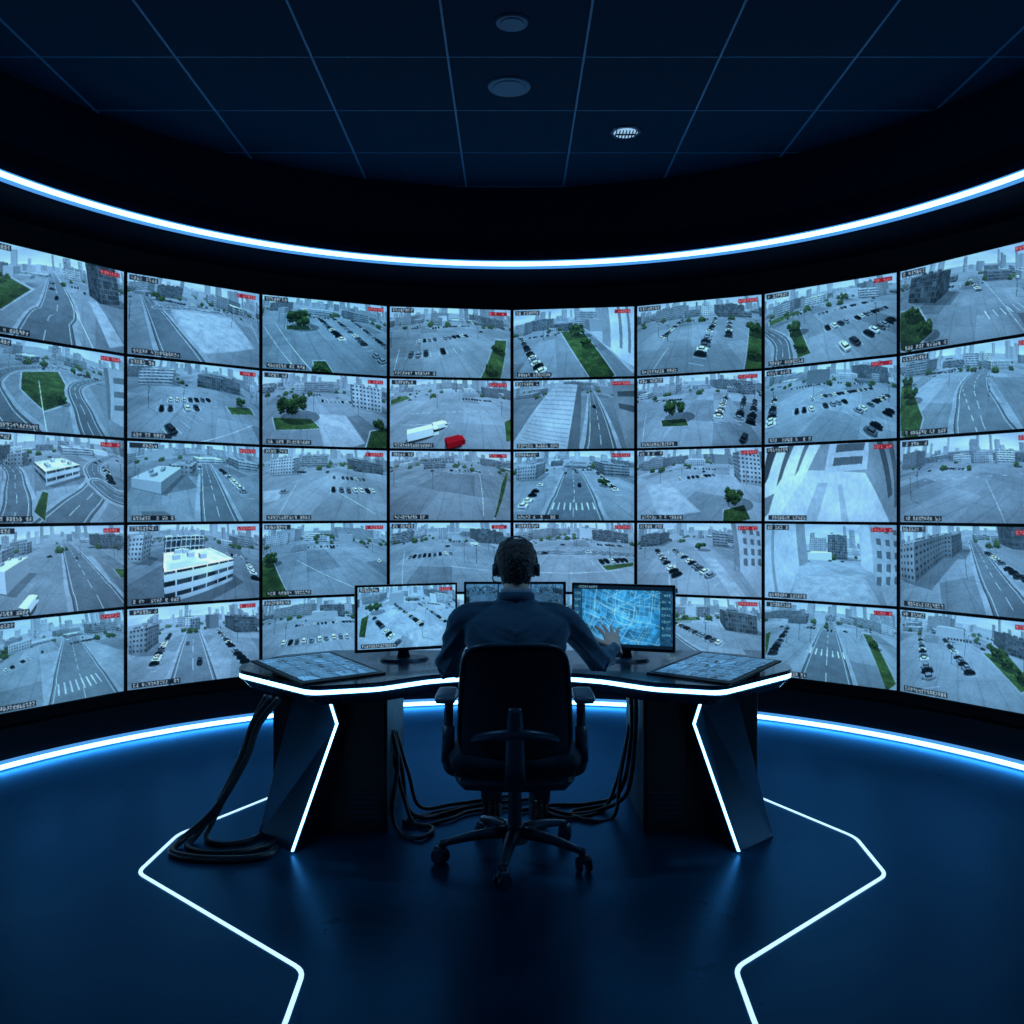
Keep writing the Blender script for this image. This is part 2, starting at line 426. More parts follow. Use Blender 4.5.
    def car(cx, cy, rot, c=None, L=4.4, Wd=1.85, hh=.85, truck=False):
        if c is None: c = CC[rng.integers(0, 8)]
        nonlocal col
        d = ((gx-cx)*cos(rot)+(gy-cy)*sin(rot))/(L*.60), (-(gx-cx)*sin(rot)+(gy-cy)*cos(rot))/(Wd*.72)
        m = (d[0]**2+d[1]**2 < 1) & ground
        col = np.where(m[..., None], col*.60, col)
        if truck:
            cr, sr = cos(rot), sin(rot)
            boxes.append((cx, cy, L/2, Wd/2, .5, hh, rot, c, 0))
            boxes.append((cx, cy, L/2*.98, Wd/2*.95, 0, .5, rot, (.1, .11, .13), 3))
            fx, fy = cx+L*.62*cr, cy+L*.62*sr
            boxes.append((fx, fy, L*.10, Wd*.48, .3, hh*.45, rot, c, 3))
            boxes.append((fx, fy, L*.095, Wd*.46, hh*.45, hh*.72, rot, (.07, .09, .12), 3))
            boxes.append((fx, fy, L*.09, Wd*.45, hh*.72, hh*.82, rot, c, 3))
        else:
            boxes.append((cx, cy, L/2, Wd/2, .2, hh, rot, c, 0))
            boxes.append((cx-.2*cos(rot), cy-.2*sin(rot), L*.27, Wd*.42, hh, hh+.5, rot, (.10, .13, .16), 3))
            boxes.append((cx-.2*cos(rot), cy-.2*sin(rot), L*.22, Wd*.38, hh+.5, hh+.56, rot, c, 0))
    def prow(p, q, nmin):
        p = np.array(p); q = np.array(q); n = int(min(26, max(nmin, np.linalg.norm(q-p)/2.9)))
        ang = math.atan2(q[1]-p[1], q[0]-p[0])+pi/2
        nn = np.array((cos(ang), sin(ang)))
        for i in range(n+1):
            a = p+(q-p)*(i-.5)/max(n-1, 1); seg(tuple(a-nn*2.6), tuple(a+nn*2.6), .05, white)
        for i in range(n):
            if rng.random() < .15: continue
            a = p+(q-p)*i/max(n-1, 1)+rng.normal(0, .15, 2)
            car(a[0], a[1], ang+rng.normal(0, .04))
    if spec.get('sky', 1):
        for i in range(spec.get('nsky', 46)):
            uu = rng.random()*1.3-.15; t = 200+rng.random()*330
            bw = t*(.018+.05*rng.random()); bh = cam+t*rng.random()**2*spec.get('sh', .19)
            c = .42+.42*rng.random()
            boxes.append(((uu-.5)*2*t, t, bw/2, bw/2, 0, bh, rng.random()*.5, (c*.93, c, c*1.05), rng.integers(0, 4)))
        for i in range(17):
            uu = rng.random()*1.3-.15; t = 100+rng.random()*95
            bw = 8+rng.random()*28; bh = 4+rng.random()**1.6*15
            c = .42+.48*rng.random()
            boxes.append(((uu-.5)*2*t, t, bw/2, bw/3, 0, bh, rng.random()*.8-.4, (c*.93, c, c*1.05), rng.integers(0, 4)))
        for i in range(30):
            uu = rng.random()*1.2-.1; t = 80+rng.random()*100
            trees.append(((uu-.5)*2*t, t, 1.5, 1.8+2.6*rng.random()))
        for i in range(7):
            uu = rng.random(); t = 70+rng.random()*50; car((uu-.5)*2*t, t, ga+rng.integers(0, 2)*pi/2)
        uu = .15+.6*rng.random(); tt_ = 75+rng.random()*25; aa = ga*.5
        prow(((uu-.5)*2*tt_, tt_), ((uu-.5)*2*tt_+32*cos(aa), tt_+32*sin(aa)), 5)
        for i in range(4):
            uu = rng.random(); t = 30+rng.random()*50; px_, py_ = (uu-.5)*2*t, t
            boxes.append((px_, py_, .09, .09, 0, 9, 0, (.30, .33, .37), 3)); boxes.append((px_, py_, 1.2, .12, 8.8, 9.0, ga, (.35, .38, .41), 3))
            L_ = 5.0
            seg((px_, py_), (px_+L_*1.2, py_-L_*.5), .08, (.36, .40, .45))
    for it in spec['it']:
        kd = it[0]
        if kd == 'W': seg(g(it[1], it[2]), g(it[3], it[4]), it[5] if len(it) > 5 else .10, white, it[6] if len(it) > 6 else 0)
        elif kd == 'X':
            p = np.array(g(it[1], it[2])); q = np.array(g(it[3], it[4])); n = it[5]; ln = it[6]*1.35
            dd = (q-p); dd /= np.linalg.norm(dd); nn = np.array((-dd[1], dd[0]))
            for i in range(n):
                a = p+(q-p)*i/(n-1); seg(tuple(a-nn*ln/2), tuple(a+nn*ln/2), .22, white)
        elif kd == 'P': prow(g(it[1], it[2]), g(it[3], it[4]), it[5])
        elif kd == 'C':
            p = g(it[1], it[2]); car(p[0], p[1], radians(it[3]), it[4] if len(it) > 4 else None)
        elif kd == 'V':
            p = g(it[1], it[2]); c = {'red': (.54, .10, .11), 'white': (.88, .9, .9), 'blue': (.2, .3, .5), 'grey': (.3, .33, .36)}[it[4]]
            car(p[0], p[1], radians(it[3]), c, L=it[5], Wd=2.5, hh=it[6], truck=True)
        elif kd == 'T':
            p = g(it[1], it[2]); r = it[3]*2*p[1]
            col = np.where(((((gx-p[0]-r*.7)/(r*1.5))**2+((gy-p[1])/(r*1.1))**2 < 1) & ground)[..., None], col*.68, col)
            for j in range(15):
                a_ = rng.random()*2*pi; q_ = rng.random()**.5*r*1.0
                trees.append((p[0]+q_*cos(a_), p[1]+q_*sin(a_)*.6, r*(.5+.8*rng.random()), r*(.26+.2*rng.random())))
        elif kd == 'B':
            _, uu, vv, bw, bh, dep, rot, st = it[:8]
            t = g(uu, vv)[1]; wm = bw*2*t; hm = bh*2*t*A; dm = wm*dep
            cc = it[8] if len(it) > 8 else .62
            px, py = g(uu, vv); boxes.append((px, py+dm/2, wm/2, dm/2, 0, hm, radians(rot), (cc*.95, cc, cc*1.04), st))
            shadows.append((px, py+dm/2, wm/2, dm/2, min(hm, 22), radians(rot)))
            if hm > 4:
                for q in range(6):
                    ox_, oy_ = (rng.random()-.5)*wm*.7, (rng.random()-.5)*dm*.7; ro_ = radians(rot)
                    boxes.append((px+ox_*cos(ro_)-oy_*sin(ro_), py+dm/2+ox_*sin(ro_)+oy_*cos(ro_), wm*.05, dm*.05, hm, hm*1.0+1.0+.02*wm, ro_, (cc*.8, cc*.85, cc*.9), 3))
    sd = np.zeros(gx.shape, bool)
    for px, py, hw, hd, hm, ro_ in shadows:
        for kk in (0, .25, .5, .75, 1):
            qx, qy = px+.6*hm*kk, py-.25*hm*kk
            lx = (gx-qx)*cos(ro_)+(gy-qy)*sin(ro_); ly = -(gx-qx)*sin(ro_)+(gy-qy)*cos(ro_)
            sd |= (np.abs(lx) < hw) & (np.abs(ly) < hd)
    col = np.where((sd & ground)[..., None], col*.76, col)
    tb = tg.copy(); col = np.where(ground[..., None], col, sky)
    tb[~ground] = 1e6
    for cx, cy, hw, hd, z0, z1, rot, c, st in boxes:
        cr, sr = cos(rot), sin(rot)
        ox = -(cx*cr+cy*sr); oy = -(-cx*sr+cy*cr)
        ax = dx*cr+sr; ay = -dx*sr+cr
        ax = np.where(np.abs(ax) < 1e-6, 1e-6, ax); ay = np.where(np.abs(ay) < 1e-6, 1e-6, ay)
        t1 = (-hw-ox)/ax; t2 = (hw-ox)/ax; nx_ = np.minimum(t1, t2); fx_ = np.maximum(t1, t2)
        t1 = (-hd-oy)/ay; t2 = (hd-oy)/ay; ny_ = np.minimum(t1, t2); fy_ = np.maximum(t1, t2)
        t1 = (z0-cam)/dz; t2 = (z1-cam)/dz; nz_ = np.minimum(t1, t2); fz_ = np.maximum(t1, t2)
        tn = np.maximum(np.maximum(nx_, ny_), nz_); tf = np.minimum(np.minimum(fx_, fy_), fz_)
        m = (tn < tf) & (tn > .5) & (tn < tb)
        if not m.any(): continue
        tt = tn[m]; tb[m] = tt
        lx = ox+ax[m]*tt; ly = oy+ay[m]*tt; lz = cam+dz[m]*tt
        isz = nz_[m] >= tt-1e-9; isx = (nx_[m] >= tt-1e-9) & ~isz
        sh = np.where(isz, 1.12, np.where(isx, .64, .90))
        cc = np.array(c)[None, :]*sh[:, None]
        if st != 3 and z1 > 3.6:
            sc = np.where(isx, ly, lx); fw = max(3.0, (z1)/20)
            if st == 0: wn = ((sc/fw) % 1 < .50) & ((lz/fw) % 1 > .35) & ((lz/fw) % 1 < .8)
            elif st == 1: wn = ((lz/fw) % 1 > .42) & ((lz/fw) % 1 < .85) & ((sc/fw/1.5) % 1 < .92)
            elif st == 2: wn = ((sc/fw*1.3) % 1 < .86) & ((lz/fw*.9) % 1 < .86)
            elif st == 4: wn = ((sc/fw/3.2) % 1 < .16) & ((lz/z1) > .08) & ((lz/z1) < .93)
            else: wn = np.zeros(lx.shape, bool)
            wn &= ~isz
            cell = hsh(np.floor(sc/fw).astype(np.int64), np.floor(lz/fw).astype(np.int64), seed+3)
            wc = np.array([.21, .28, .35])*(.65+.8*cell[:, None]*sh[:, None])
            cc = np.where(wn[:, None], wc, cc)
            nr = vnoise(lx*.4+3, ly*.4, seed+9)
            cc = np.where(isz[:, None], cc*(.78+.30*nr[:, None]), cc)
            edge = isz & ((np.abs(lx) > hw-.5) | (np.abs(ly) > hd-.5))
            cc = np.where(edge[:, None], np.array(c)*1.25, cc)
            st_ = vnoise(sc*.25, lz*.06, seed+4)
            gr = np.clip(lz/8, 0, 1)*.22+.80
            cc = cc*np.where(isz, 1, (.88+.18*st_)*gr)[:, None]
        col[m] = cc
    for cx, cy, cz, r in trees:
        b = dx*cx+cy+dz*(cz-cam); a = dx*dx+1+dz*dz
        c = cx*cx+cy*cy+(cz-cam)**2-(r*1.0)**2
        disc0 = b*b-a*(c-.5*r*r)
        mm = disc0 > 0
        if not mm.any(): continue
        n = vnoise(u[mm]*150, v[mm]*90, seed+7)
        bb = b[mm]; aa = a[mm]; disc = bb*bb-aa*(c+(n-.5)*r*r*1.1)
        ok = disc > 0; t = (bb-np.sqrt(np.maximum(disc, 0)))/aa; ok &= (t < tb[mm]) & (t > .5)
        nzv = (cam+dz[mm]*t-cz)/r; nn = vnoise(u[mm]*190, v[mm]*115, seed+8)
        L = (.66+.40*nzv)*(.55+.85*nn)
        nc = np.stack([.26*L, .41*L, .22*L], -1)
        cs = col[mm]; cs[ok] = nc[ok]; col[mm] = cs
        ts = tb[mm]; ts[ok] = t[ok]; tb[mm] = ts
    hzf = np.clip(tb/440, 0, .62)[..., None]; hzf = np.where(tb[..., None] > 9e5, 0, hzf)
    col = col*(1-hzf)+np.array([.69, .78, .85])*hzf
    for it in spec['it']:
        if it[0] == 'F':
            m = inpoly(u, v, it[1]); c = it[2]; sh_ = .88+.12*vnoise(u*9, v*5, seed+31)+.08*vnoise(u*60, v*25, seed+32)
            col = np.where(m[..., None], np.array([c*.95, c, c*1.04])*sh_[..., None], col)
    col = col.reshape(H, ss, W, ss, 3).mean((1, 3))
    bl = (np.roll(col, 1, 0)+np.roll(col, -1, 0)+np.roll(col, 1, 1)+np.roll(col, -1, 1))/4
    col[1:-1, 1:-1] = (col+.35*(col-bl))[1:-1, 1:-1]
    l = col.mean(-1, keepdims=True)
    ex = np.clip((col[..., 1:2]-np.maximum(col[..., 0:1], col[..., 2:3]))*7, 0, 1)
    exr = np.clip((col[..., 0:1]-col[..., 1:2])*4, 0, 1)
    hue = rng.random()*.05
    t = l*np.array([.70-hue, .95, 1.18])
    col = t*.90+col*.10
    col = col+ex*l*np.array([-.04, .06, -.34])+exr*l*np.array([.9, -.40, -.40])
    col = (col-.47)*(1.22+.10*rng.random())+.468+.03*(rng.random()-.5)
    col += rng.normal(0, .012, (H, W, 1))
    xx = (np.arange(W)+.5)/W*2-1; yy = (np.arange(H)+.5)/H*2-1
    vg = 1-.16*np.clip(xx[None, :]**2*.6+yy[:, None]**2*.6, 0, 1); col = col*vg[..., None]
    col = np.clip(col, 0.01, .96)
    if overlay:
        bar = np.array([.04, .07, .11]); wt = np.array([.66, .80, .90])
        n = rng.integers(8, 10)
        col[2:9, 3:6+n*4] = col[2:9, 3:6+n*4]*.15+bar*.85; glyphs(col, 5, 3, n, 3, 5, wt, rng)
        n = rng.integers(6, 8); x0 = W-6-n*4
        col[4:10, x0-1:x0+n*4] = np.array([.50, .12, .20]); glyphs(col, x0, 5, n, 3, 4, np.array([.78, .52, .58]), rng)
        n = rng.integers(13, 17)
        col[H-9:H-2, 6:9+n*4] = col[H-9:H-2, 6:9+n*4]*.15+bar*.85; glyphs(col, 8, H-8, n, 3, 5, wt, rng)
    return col

def pic_mesh(name, img, w, h, gain=1.0):
    H, W = img.shape[:2]
    xs = np.linspace(-w/2, w/2, W); zs = np.linspace(h/2, -h/2, H)
    X, Z = np.meshgrid(xs, zs); co = np.zeros((H*W, 3), np.float32); co[:, 0] = X.ravel(); co[:, 2] = Z.ravel()
    i = np.arange((H-1)*(W-1)); r = i//(W-1); c = i % (W-1); b = r*W+c
    F = np.stack([b, b+W, b+W+1, b+1], 1).astype(np.int32)
    me = bpy.data.meshes.new(name)
    me.vertices.add(H*W); me.vertices.foreach_set('co', co.ravel())
    me.loops.add(F.size); me.loops.foreach_set('vertex_index', F.ravel())
    me.polygons.add(len(F)); me.polygons.foreach_set('loop_start', np.arange(0, F.size, 4, dtype=np.int32))
    me.update(calc_edges=True)
    lin = np.where(img <= .04045, img/12.92, ((np.clip(img, 0, 1)+.055)/1.055)**2.4)*gain
    at = me.color_attributes.new('Col', 'FLOAT_COLOR', 'POINT')
    rgba = np.ones((H*W, 4), np.float32); rgba[:, :3] = lin.reshape(-1, 3)
    at.data.foreach_set('color', rgba.ravel())
    return me

# ------------------------------------------------------------------ camera pictures (row, column)
S = {}
S[0,0] = dict(d='a road, grass and a tower', h=.20, roll=-5, it=[('R', [(.48,.24),(.50,.40),(.44,.7),(.36,1.15)], 15), ('G', [(-.1,.34),(.20,.32),(.36,.44),(.15,.66),(-.1,.74)]), ('W', .5,.24,.72,1.0,.12), ('B', .87,.50,.20,.50,.8,6,2,.5), ('B', .10,.33,.12,.14,1,10,1,.5), ('B', .62,.30,.1,.12,1,0,0,.6), ('T', .12,.38,.04), ('C',.5,.5,80), ('L', [(.70,.5),(.76,.5),(1.0,1.0),(.86,1.0)])])
S[0,1] = dict(d='an empty pale lot and streets', h=.15, roll=4, it=[('L', [(.36,.42),(.72,.38),(.95,.68),(.52,.82)]), ('R', [(.12,.27),(.22,.45),(.36,.75),(.5,1.15)], 9), ('W',.9,.35,1.1,.8,.1), ('B', .30,.30,.16,.14,1,8,2,.40), ('B', .62,.28,.12,.10,1,0,0,.6), ('B', .1,.28,.1,.14,1,0,1,.7), ('P', .45,.34,.7,.32,6), ('T', .22,.34,.03), ('R', [(1.05,.32),(.8,.33),(.5,.37),(.25,.42)], 6)])
S[0,2] = dict(d='parked cars and trees', h=.12, roll=2, it=[('P', .55,.30,.97,.78,9), ('P', .66,.28,1.02,.58,8), ('P', .44,.30,.60,.52,6), ('T', .30,.42,.07), ('G', [(.42,.80),(.50,.78),(.62,1.1),(.42,1.1)]), ('T', .45,.95,.04), ('W', .0,.45,.38,1.1,.1), ('W', .12,.4,.5,1.1,.1), ('B', .12,.24,.14,.12,1,0,2,.45), ('B',.8,.22,.2,.10,1,0,0,.6), ('G', [(.22,.42),(.38,.40),(.40,.45),(.22,.47)])])
S[0,3] = dict(d='a car park and grass verge', h=.14, it=[('P', .36,.34,.62,.30,8), ('P', .28,.50,.60,.42,7), ('P', .2,.68,.55,.58,7), ('G', [(.84,.45),(.96,.45),(.92,1.1),(.70,1.1)]), ('T', .86,.62,.04), ('T', .80,.9,.04), ('B', .12,.28,.16,.12,1,0,1,.65), ('B', .42,.24,.12,.10,1,0,0,.5), ('B', .85,.28,.18,.12,1,0,2,.50), ('W', .1,.6,.0,1.,.1)])
S[0,4] = dict(d='cars, grass and a tall pale building', h=.20, roll=-2, it=[('P', .08,.40,.28,.92,8), ('G', [(.42,.36),(.56,.36),(.82,.98),(.66,1.1)]), ('T', .52,.42,.05), ('T', .58,.55,.035), ('L', [(.60,.36),(.68,.36),(1.1,.9),(1.,1.)]), ('B', .22,.32,.2,.14,1,0,2,.45), ('B', .60,.34,.16,.22,1,0,1,.7), ('F', [(.72,-.1),(1.1,-.1),(1.1,.98),(.90,.80),(.70,.52)], .84), ('F', [(.72,-.1),(.78,-.1),(.77,.60),(.70,.52)], .62), ('F', [(.86,-.1),(.89,-.1),(.88,.62),(.85,.60)], .56), ('F', [(.95,-.1),(.98,-.1),(.97,.70),(.94,.68)], .56)])
S[0,5] = dict(d='two lines of parked cars', h=.14, it=[('P', .62,.30,.50,.78,9), ('P', .40,.30,.25,.50,6), ('P', .72,.32,.70,.6,6), ('G', [(.88,.45),(1.1,.45),(1.1,1.1),(.86,1.1)]), ('T', .94,.55,.06), ('T', .93,.85,.05), ('B', .30,.28,.24,.16,1,5,1,.6), ('B', .75,.30,.2,.16,1,-5,2,.45), ('W', .3,.6,.1,1.,.1)])
S[0,6] = dict(d='a car park with planted islands', h=.15, roll=-3, it=[('G', [(.24,.52),(.32,.50),(.38,.80),(.22,.88)]), ('T', .28,.55,.045), ('T', .3,.75,.03), ('G', [(.05,.34),(.3,.3),(.34,.34),(.05,.40)]), ('P', .45,.40,.80,.36,8), ('P', .50,.56,.90,.46,7), ('P', .2,.38,.4,.34,7), ('P', .6,.8,.96,.62,6), ('B', .2,.28,.2,.12,1,0,2,.45), ('B', .85,.30,.16,.18,1,0,0,.6), ('T', .6,.3,.03), ('R', [(.0,.45),(.14,.6),(.16,.8),(.1,1.1)], 6)])
S[0,7] = dict(d='a dark office block and avenue', h=.18, roll=6, it=[('B', .20,.50,.26,.30,.8,-8,2,.42), ('G', [(.0,.60),(.18,.56),(.30,.8),(.1,1.1),(0,1.1)]), ('T', .12,.68,.05), ('T', .24,.84,.05), ('V', .80,.34,25,'white',11,3), ('V', .92,.30,25,'grey',8,2.6), ('W', .55,.3,.9,.9,.12), ('X', .62,.66,.92,.60,8,4), ('G',[(.72,.3),(1.,.26),(1.,.3),(.74,.34)]), ('P', .5,.32,.56,.44,4)])
S[1,0] = dict(d='a curving highway beside a building', h=.13, roll=4, g=.50, it=[('G', [(.30,.40),(.50,.34),(.60,.58),(.44,.72),(.30,.56)]), ('R', [(.95,.24),(.62,.28),(.30,.36),(.10,.52),(.12,.80),(.30,1.15)], 9), ('R', [(.80,.30),(.62,.42),(.68,.70),(.86,1.15)], 6), ('R', [(.70,.26),(.30,.28),(.0,.38),(-.2,.6)], 6), ('W',.4,.45,.46,.95,.1), ('F', [(.80,.16),(1.1,.08),(1.1,.86),(.86,.72)], .74), ('F', [(.80,.16),(.84,.15),(.89,.74),(.86,.72)], .52), ('F', [(.89,.24),(1.1,.18),(1.1,.26),(.895,.31)], .50), ('F', [(.90,.40),(1.1,.36),(1.1,.44),(.905,.47)], .50), ('F', [(.91,.56),(1.1,.54),(1.1,.61),(.915,.62)], .50), ('B', .15,.24,.14,.10,1,0,1,.6), ('T', .53,.62,.025)])
S[1,1] = dict(d='low office buildings and parked cars', h=.14, roll=3, it=[('B', .20,.36,.24,.18,.8,12,1,.78), ('B', .66,.34,.30,.14,.8,-5,2,.45), ('P', .30,.52,.60,.46,7), ('P', .35,.84,.50,.66,4), ('P', .28,.62,.5,.56,5), ('T', .80,.48,.035), ('G', [(.7,.5),(.9,.48),(.95,.56),(.74,.58)]), ('W', .5,.95,.95,.7,.1)])
S[1,2] = dict(d='a large tree on a plaza', h=.16, it=[('T', .26,.58,.09), ('G', [(.1,.62),(.4,.6),(.46,.7),(.12,.78)]), ('B', .84,.48,.24,.32,1,-15,0,.80), ('B', .45,.30,.2,.12,1,0,1,.6), ('P', .45,.40,.66,.40,5), ('L', [(.45,.55),(.62,.55),(.78,.9),(.5,1.)]), ('T', .92,.72,.05), ('G', [(.84,.75),(1.1,.7),(1.1,1.1),(.8,1.1)])])
S[1,3] = dict(d='an empty lot with a red truck', h=.12, g=.54, it=[('V', .28,.80,28,'white',9,3.0), ('V', .52,.88,20,'red',4.6,2.1), ('V', .42,.66,28,'white',4.6,2.0), ('G', [(.0,.3),(.16,.26),(.2,.30),(0,.38)]), ('G', [(.94,.6),(1.1,.5),(1.1,.9),(.98,.9)]), ('P', .7,.24,.9,.26,6), ('W', .2,.5,.9,.44,.08), ('W', .1,.66,.5,.6,.08), ('B', .5,.2,.2,.08,1,0,1,.6)])
ribs = [('F', [(.02+.36*k/16+.002, .92-.80*k/16), (.44+.09*k/16, 1.0-.86*k/16), (.44+.09*k/16, .988-.86*k/16), (.02+.36*k/16, .910-.80*k/16)], .62) for k in range(16)]
S[1,4] = dict(d='a long warehouse roof and alley', h=.10, g=.44, it=[('R', [(.62,.18),(.66,.5),(.72,1.1)], 8), ('C', .64,.42,85,(.08,.09,.1)), ('B', .5,.22,.14,.12,1,0,2,.45), ('F', [(-.05,.95),(.38,.12),(.53,.14),(.44,1.1),(-.05,1.1)], .74), ('F', [(.53,.14),(.555,.20),(.54,1.1),(.44,1.1)], .44)] + ribs + [('F', [(.80,.06),(1.1,-.1),(1.1,1.1),(.98,1.1),(.80,.42)], .56), ('F', [(.80,.06),(1.1,-.1),(1.1,.02),(.80,.12)], .74), ('F', [(.84,.2),(1.1,.14),(1.1,.24),(.84,.27)], .36), ('F', [(.84,.36),(1.1,.40),(1.1,.52),(.85,.43)], .36)])
S[1,5] = dict(d='a tree between rows of cars', h=.15, g=.55, it=[('T', .33,.56,.07), ('P', .62,.62,.70,.32,7), ('P', .78,.66,.84,.36,6), ('P', .9,.7,.94,.4,6), ('G', [(.24,.60),(.42,.58),(.44,.66),(.25,.68)]), ('B', .25,.30,.2,.12,1,0,0,.7), ('B', .78,.26,.3,.12,1,0,2,.45), ('W', .1,.5,.02,1,.1), ('C', .85,.9,40)])
S[1,6] = dict(d='a wide lot with rows of cars', h=.14, g=.52, roll=3, it=[('P', .25,.34,.52,.30,9), ('P', .40,.46,.78,.36,10), ('P', .66,.62,.92,.44,8), ('P', .1,.42,.06,.80,5), ('P', .3,.6,.6,.5,7), ('B', .82,.28,.22,.20,1,0,2,.42), ('B', .3,.24,.3,.08,1,0,1,.6), ('P', .80,.86,.97,.60,6)])
S[1,7] = dict(d='an avenue between lawns', h=.16, roll=5, g=.55, it=[('G', [(.0,.45),(.10,.42),(.22,.8),(.16,1.1),(0,1.1)]), ('T', .10,.62,.05), ('T', .06,.45,.04), ('G', [(.90,.38),(1.1,.38),(1.1,.95),(.98,.9)]), ('T', .95,.5,.06), ('P', .32,.34,.50,.30,6), ('W', .45,.4,.6,1.,.1,5), ('B', .12,.34,.2,.16,1,0,1,.6), ('R', [(.62,.26),(.55,.4),(.58,.7),(.72,1.15)], 14)])
S[2,0] = dict(d='a white building and curved junction', h=.12, roll=-3, it=[('R', [(.02,.22),(.20,.34),(.26,.6),(.16,1.15)], 8), ('R', [(1.0,.20),(.78,.32),(.76,.55),(.60,.80),(.40,1.15)], 9), ('R', [(.76,.55),(.9,.7),(1.1,.8)], 7), ('B', .50,.52,.24,.12,.9,28,1,.90), ('G', [(.36,.80),(.42,.60),(.45,.62),(.42,.90)]), ('P', .82,.40,.88,.56,5), ('B', .08,.3,.14,.16,1,0,2,.42), ('B', .26,.36,.1,.12,1,0,0,.6), ('B', .64,.28,.2,.08,1,0,1,.75)])
S[2,1] = dict(d='flat rooftops beside a street', h=.12, g=.48, it=[('B', .18,.60,.30,.12,1.2,-12,3,.70), ('B', .42,.42,.14,.10,1,-12,0,.6), ('P', .66,.36,.88,.66,8), ('R', [(.54,.2),(.58,.45),(.64,.8),(.72,1.15)], 9), ('B', .90,.34,.2,.12,1,0,1,.7), ('F', [(.02,.80),(.36,.74),(.50,.92),(.46,1.1),(0,1.1)], .62), ('F', [(.10,.86),(.30,.82),(.38,.92),(.14,.97)], .50)])
S[2,2] = dict(d='a yard by pale blocks', h=.14, g=.51, it=[('B', .16,.38,.20,.20,1,6,0,.80), ('B', .42,.30,.18,.14,1,0,1,.6), ('B', .84,.34,.26,.14,1,-4,2,.45), ('P', .52,.42,.80,.44,7), ('P', .55,.56,.85,.58,6), ('C', .2,.6,20), ('W', .3,.5,.1,1.,.1), ('W', .6,.6,.9,.9,.1), ('L',[(.0,.6),(.2,.56),(.14,.7),(0,.76)])])
S[2,3] = dict(d='a large empty asphalt lot', h=.13, g=.46, sh=.10, it=[('G', [(.0,.22),(.5,.18),(.5,.21),(0,.25)]), ('T', .3,.22,.02), ('T', .4,.21,.02), ('W', .1,.4,.7,.34,.06), ('W', .7,.3,.75,.9,.08), ('G', [(.90,.5),(.96,.3),(.99,.3),(.87,.95),(.85,.95)])])
S[2,4] = dict(d='a marked street running away', h=.14, g=.54, it=[('R', [(.49,.19),(.50,.4),(.50,.7),(.50,1.2)], 16), ('X', .36,.74,.64,.74,8,3), ('B', .12,.42,.20,.20,1,0,0,.70), ('B', .84,.38,.24,.16,1,0,1,.6), ('P', .66,.34,.84,.60,7), ('C', .45,.36,88), ('C', .54,.5,88), ('T', .7,.5,.03), ('P', .26,.5,.10,.8,5)])
S[2,5] = dict(d='a plaza and tall building', h=.14, g=.57, it=[('B', .92,.50,.18,.42,1,-12,0,.80), ('T', .76,.74,.07), ('G', [(.68,.80),(.84,.76),(.92,.98),(.68,1.0)]), ('B', .15,.3,.2,.14,1,0,1,.6), ('P', .35,.44,.6,.40,7), ('L',[(.1,.5),(.3,.46),(.5,.8),(.2,.9)])])
S[2,6] = dict(d='white facades with dark windows', h=.06, g=.55, it=[
 ('F', [(-.1,-.1),(1.1,-.1),(1.1,1.1),(-.1,1.1)], .60),
 ('F', [(.34,.36),(.74,.40),(1.0,1.1),(.05,1.1)], .80), ('F', [(.44,.5),(.50,.5),(.40,1.1),(.30,1.1)], .70), ('F', [(.56,.52),(.585,.52),(.66,1.1),(.60,1.1)], .70),
 ('F', [(-.1,-.1),(.50,-.1),(.36,.42),(.05,1.1),(-.1,1.1)], .86), ('F', [(.0,.02),(.13,-.05),(.03,.42),(-.05,.6)], .34), ('F', [(.22,-.05),(.28,-.05),(.17,.44),(.12,.54)], .42), ('F', [(.36,-.05),(.40,-.05),(.31,.36),(.28,.42)], .48), ('F', [(-.05,.72),(.10,.62),(.02,.9),(-.05,1.0)], .52),
 ('F', [(.52,.02),(.80,-.02),(.75,.36),(.48,.40)], .76), ('F', [(.56,.08),(.76,.04),(.74,.14),(.55,.18)], .42), ('F', [(.54,.24),(.73,.21),(.72,.30),(.53,.33)], .44),
 ('F', [(.80,-.1),(1.1,-.1),(1.1,1.1),(1.0,1.1),(.75,.42)], .58), ('F', [(.85,.0),(.90,-.04),(.97,.66),(.93,.70)], .38), ('F', [(.95,-.05),(1.0,-.05),(1.03,.8),(1.0,.85)], .42)])
S[2,7] = dict(d='a bare concrete yard and skyline', h=.22, g=.48, sh=.20, it=[('B', .45,.32,.5,.06,.2,0,2,.36), ('B', .08,.36,.14,.2,1,0,1,.5), ('B', .86,.34,.24,.08,.4,0,2,.40), ('W', .2,.5,.9,.46,.05), ('W', .6,.5,.75,1.,.05)])
S[3,0] = dict(d='a road and white box building', h=.16, roll=-4, it=[('B', .14,.66,.20,.22,1.4,-14,3,.88), ('B', .08,.42,.18,.18,1,0,0,.7), ('R', [(.55,.22),(.62,.45),(.74,.8),(.85,1.15)], 14), ('C', .62,.42,80), ('G', [(.90,.58),(1.1,.62),(1.1,.74),(.97,.70)]), ('B', .9,.34,.2,.16,1,0,2,.45), ('V', .32,.86,70,'white',5,2.4)])
S[3,1] = dict(d='a white modern two-storey building', h=.14, roll=3, g=.48, it=[('B', .50,.82,.52,.30,.7,24,1,.95), ('B', .40,.56,.26,.34,.6,24,2,.85), ('B', .06,.50,.12,.32,1,0,0,.82), ('P', .88,.5,.97,.7,5), ('B', .86,.30,.16,.12,1,0,1,.6), ('P', .7,.4,.86,.44,5)])
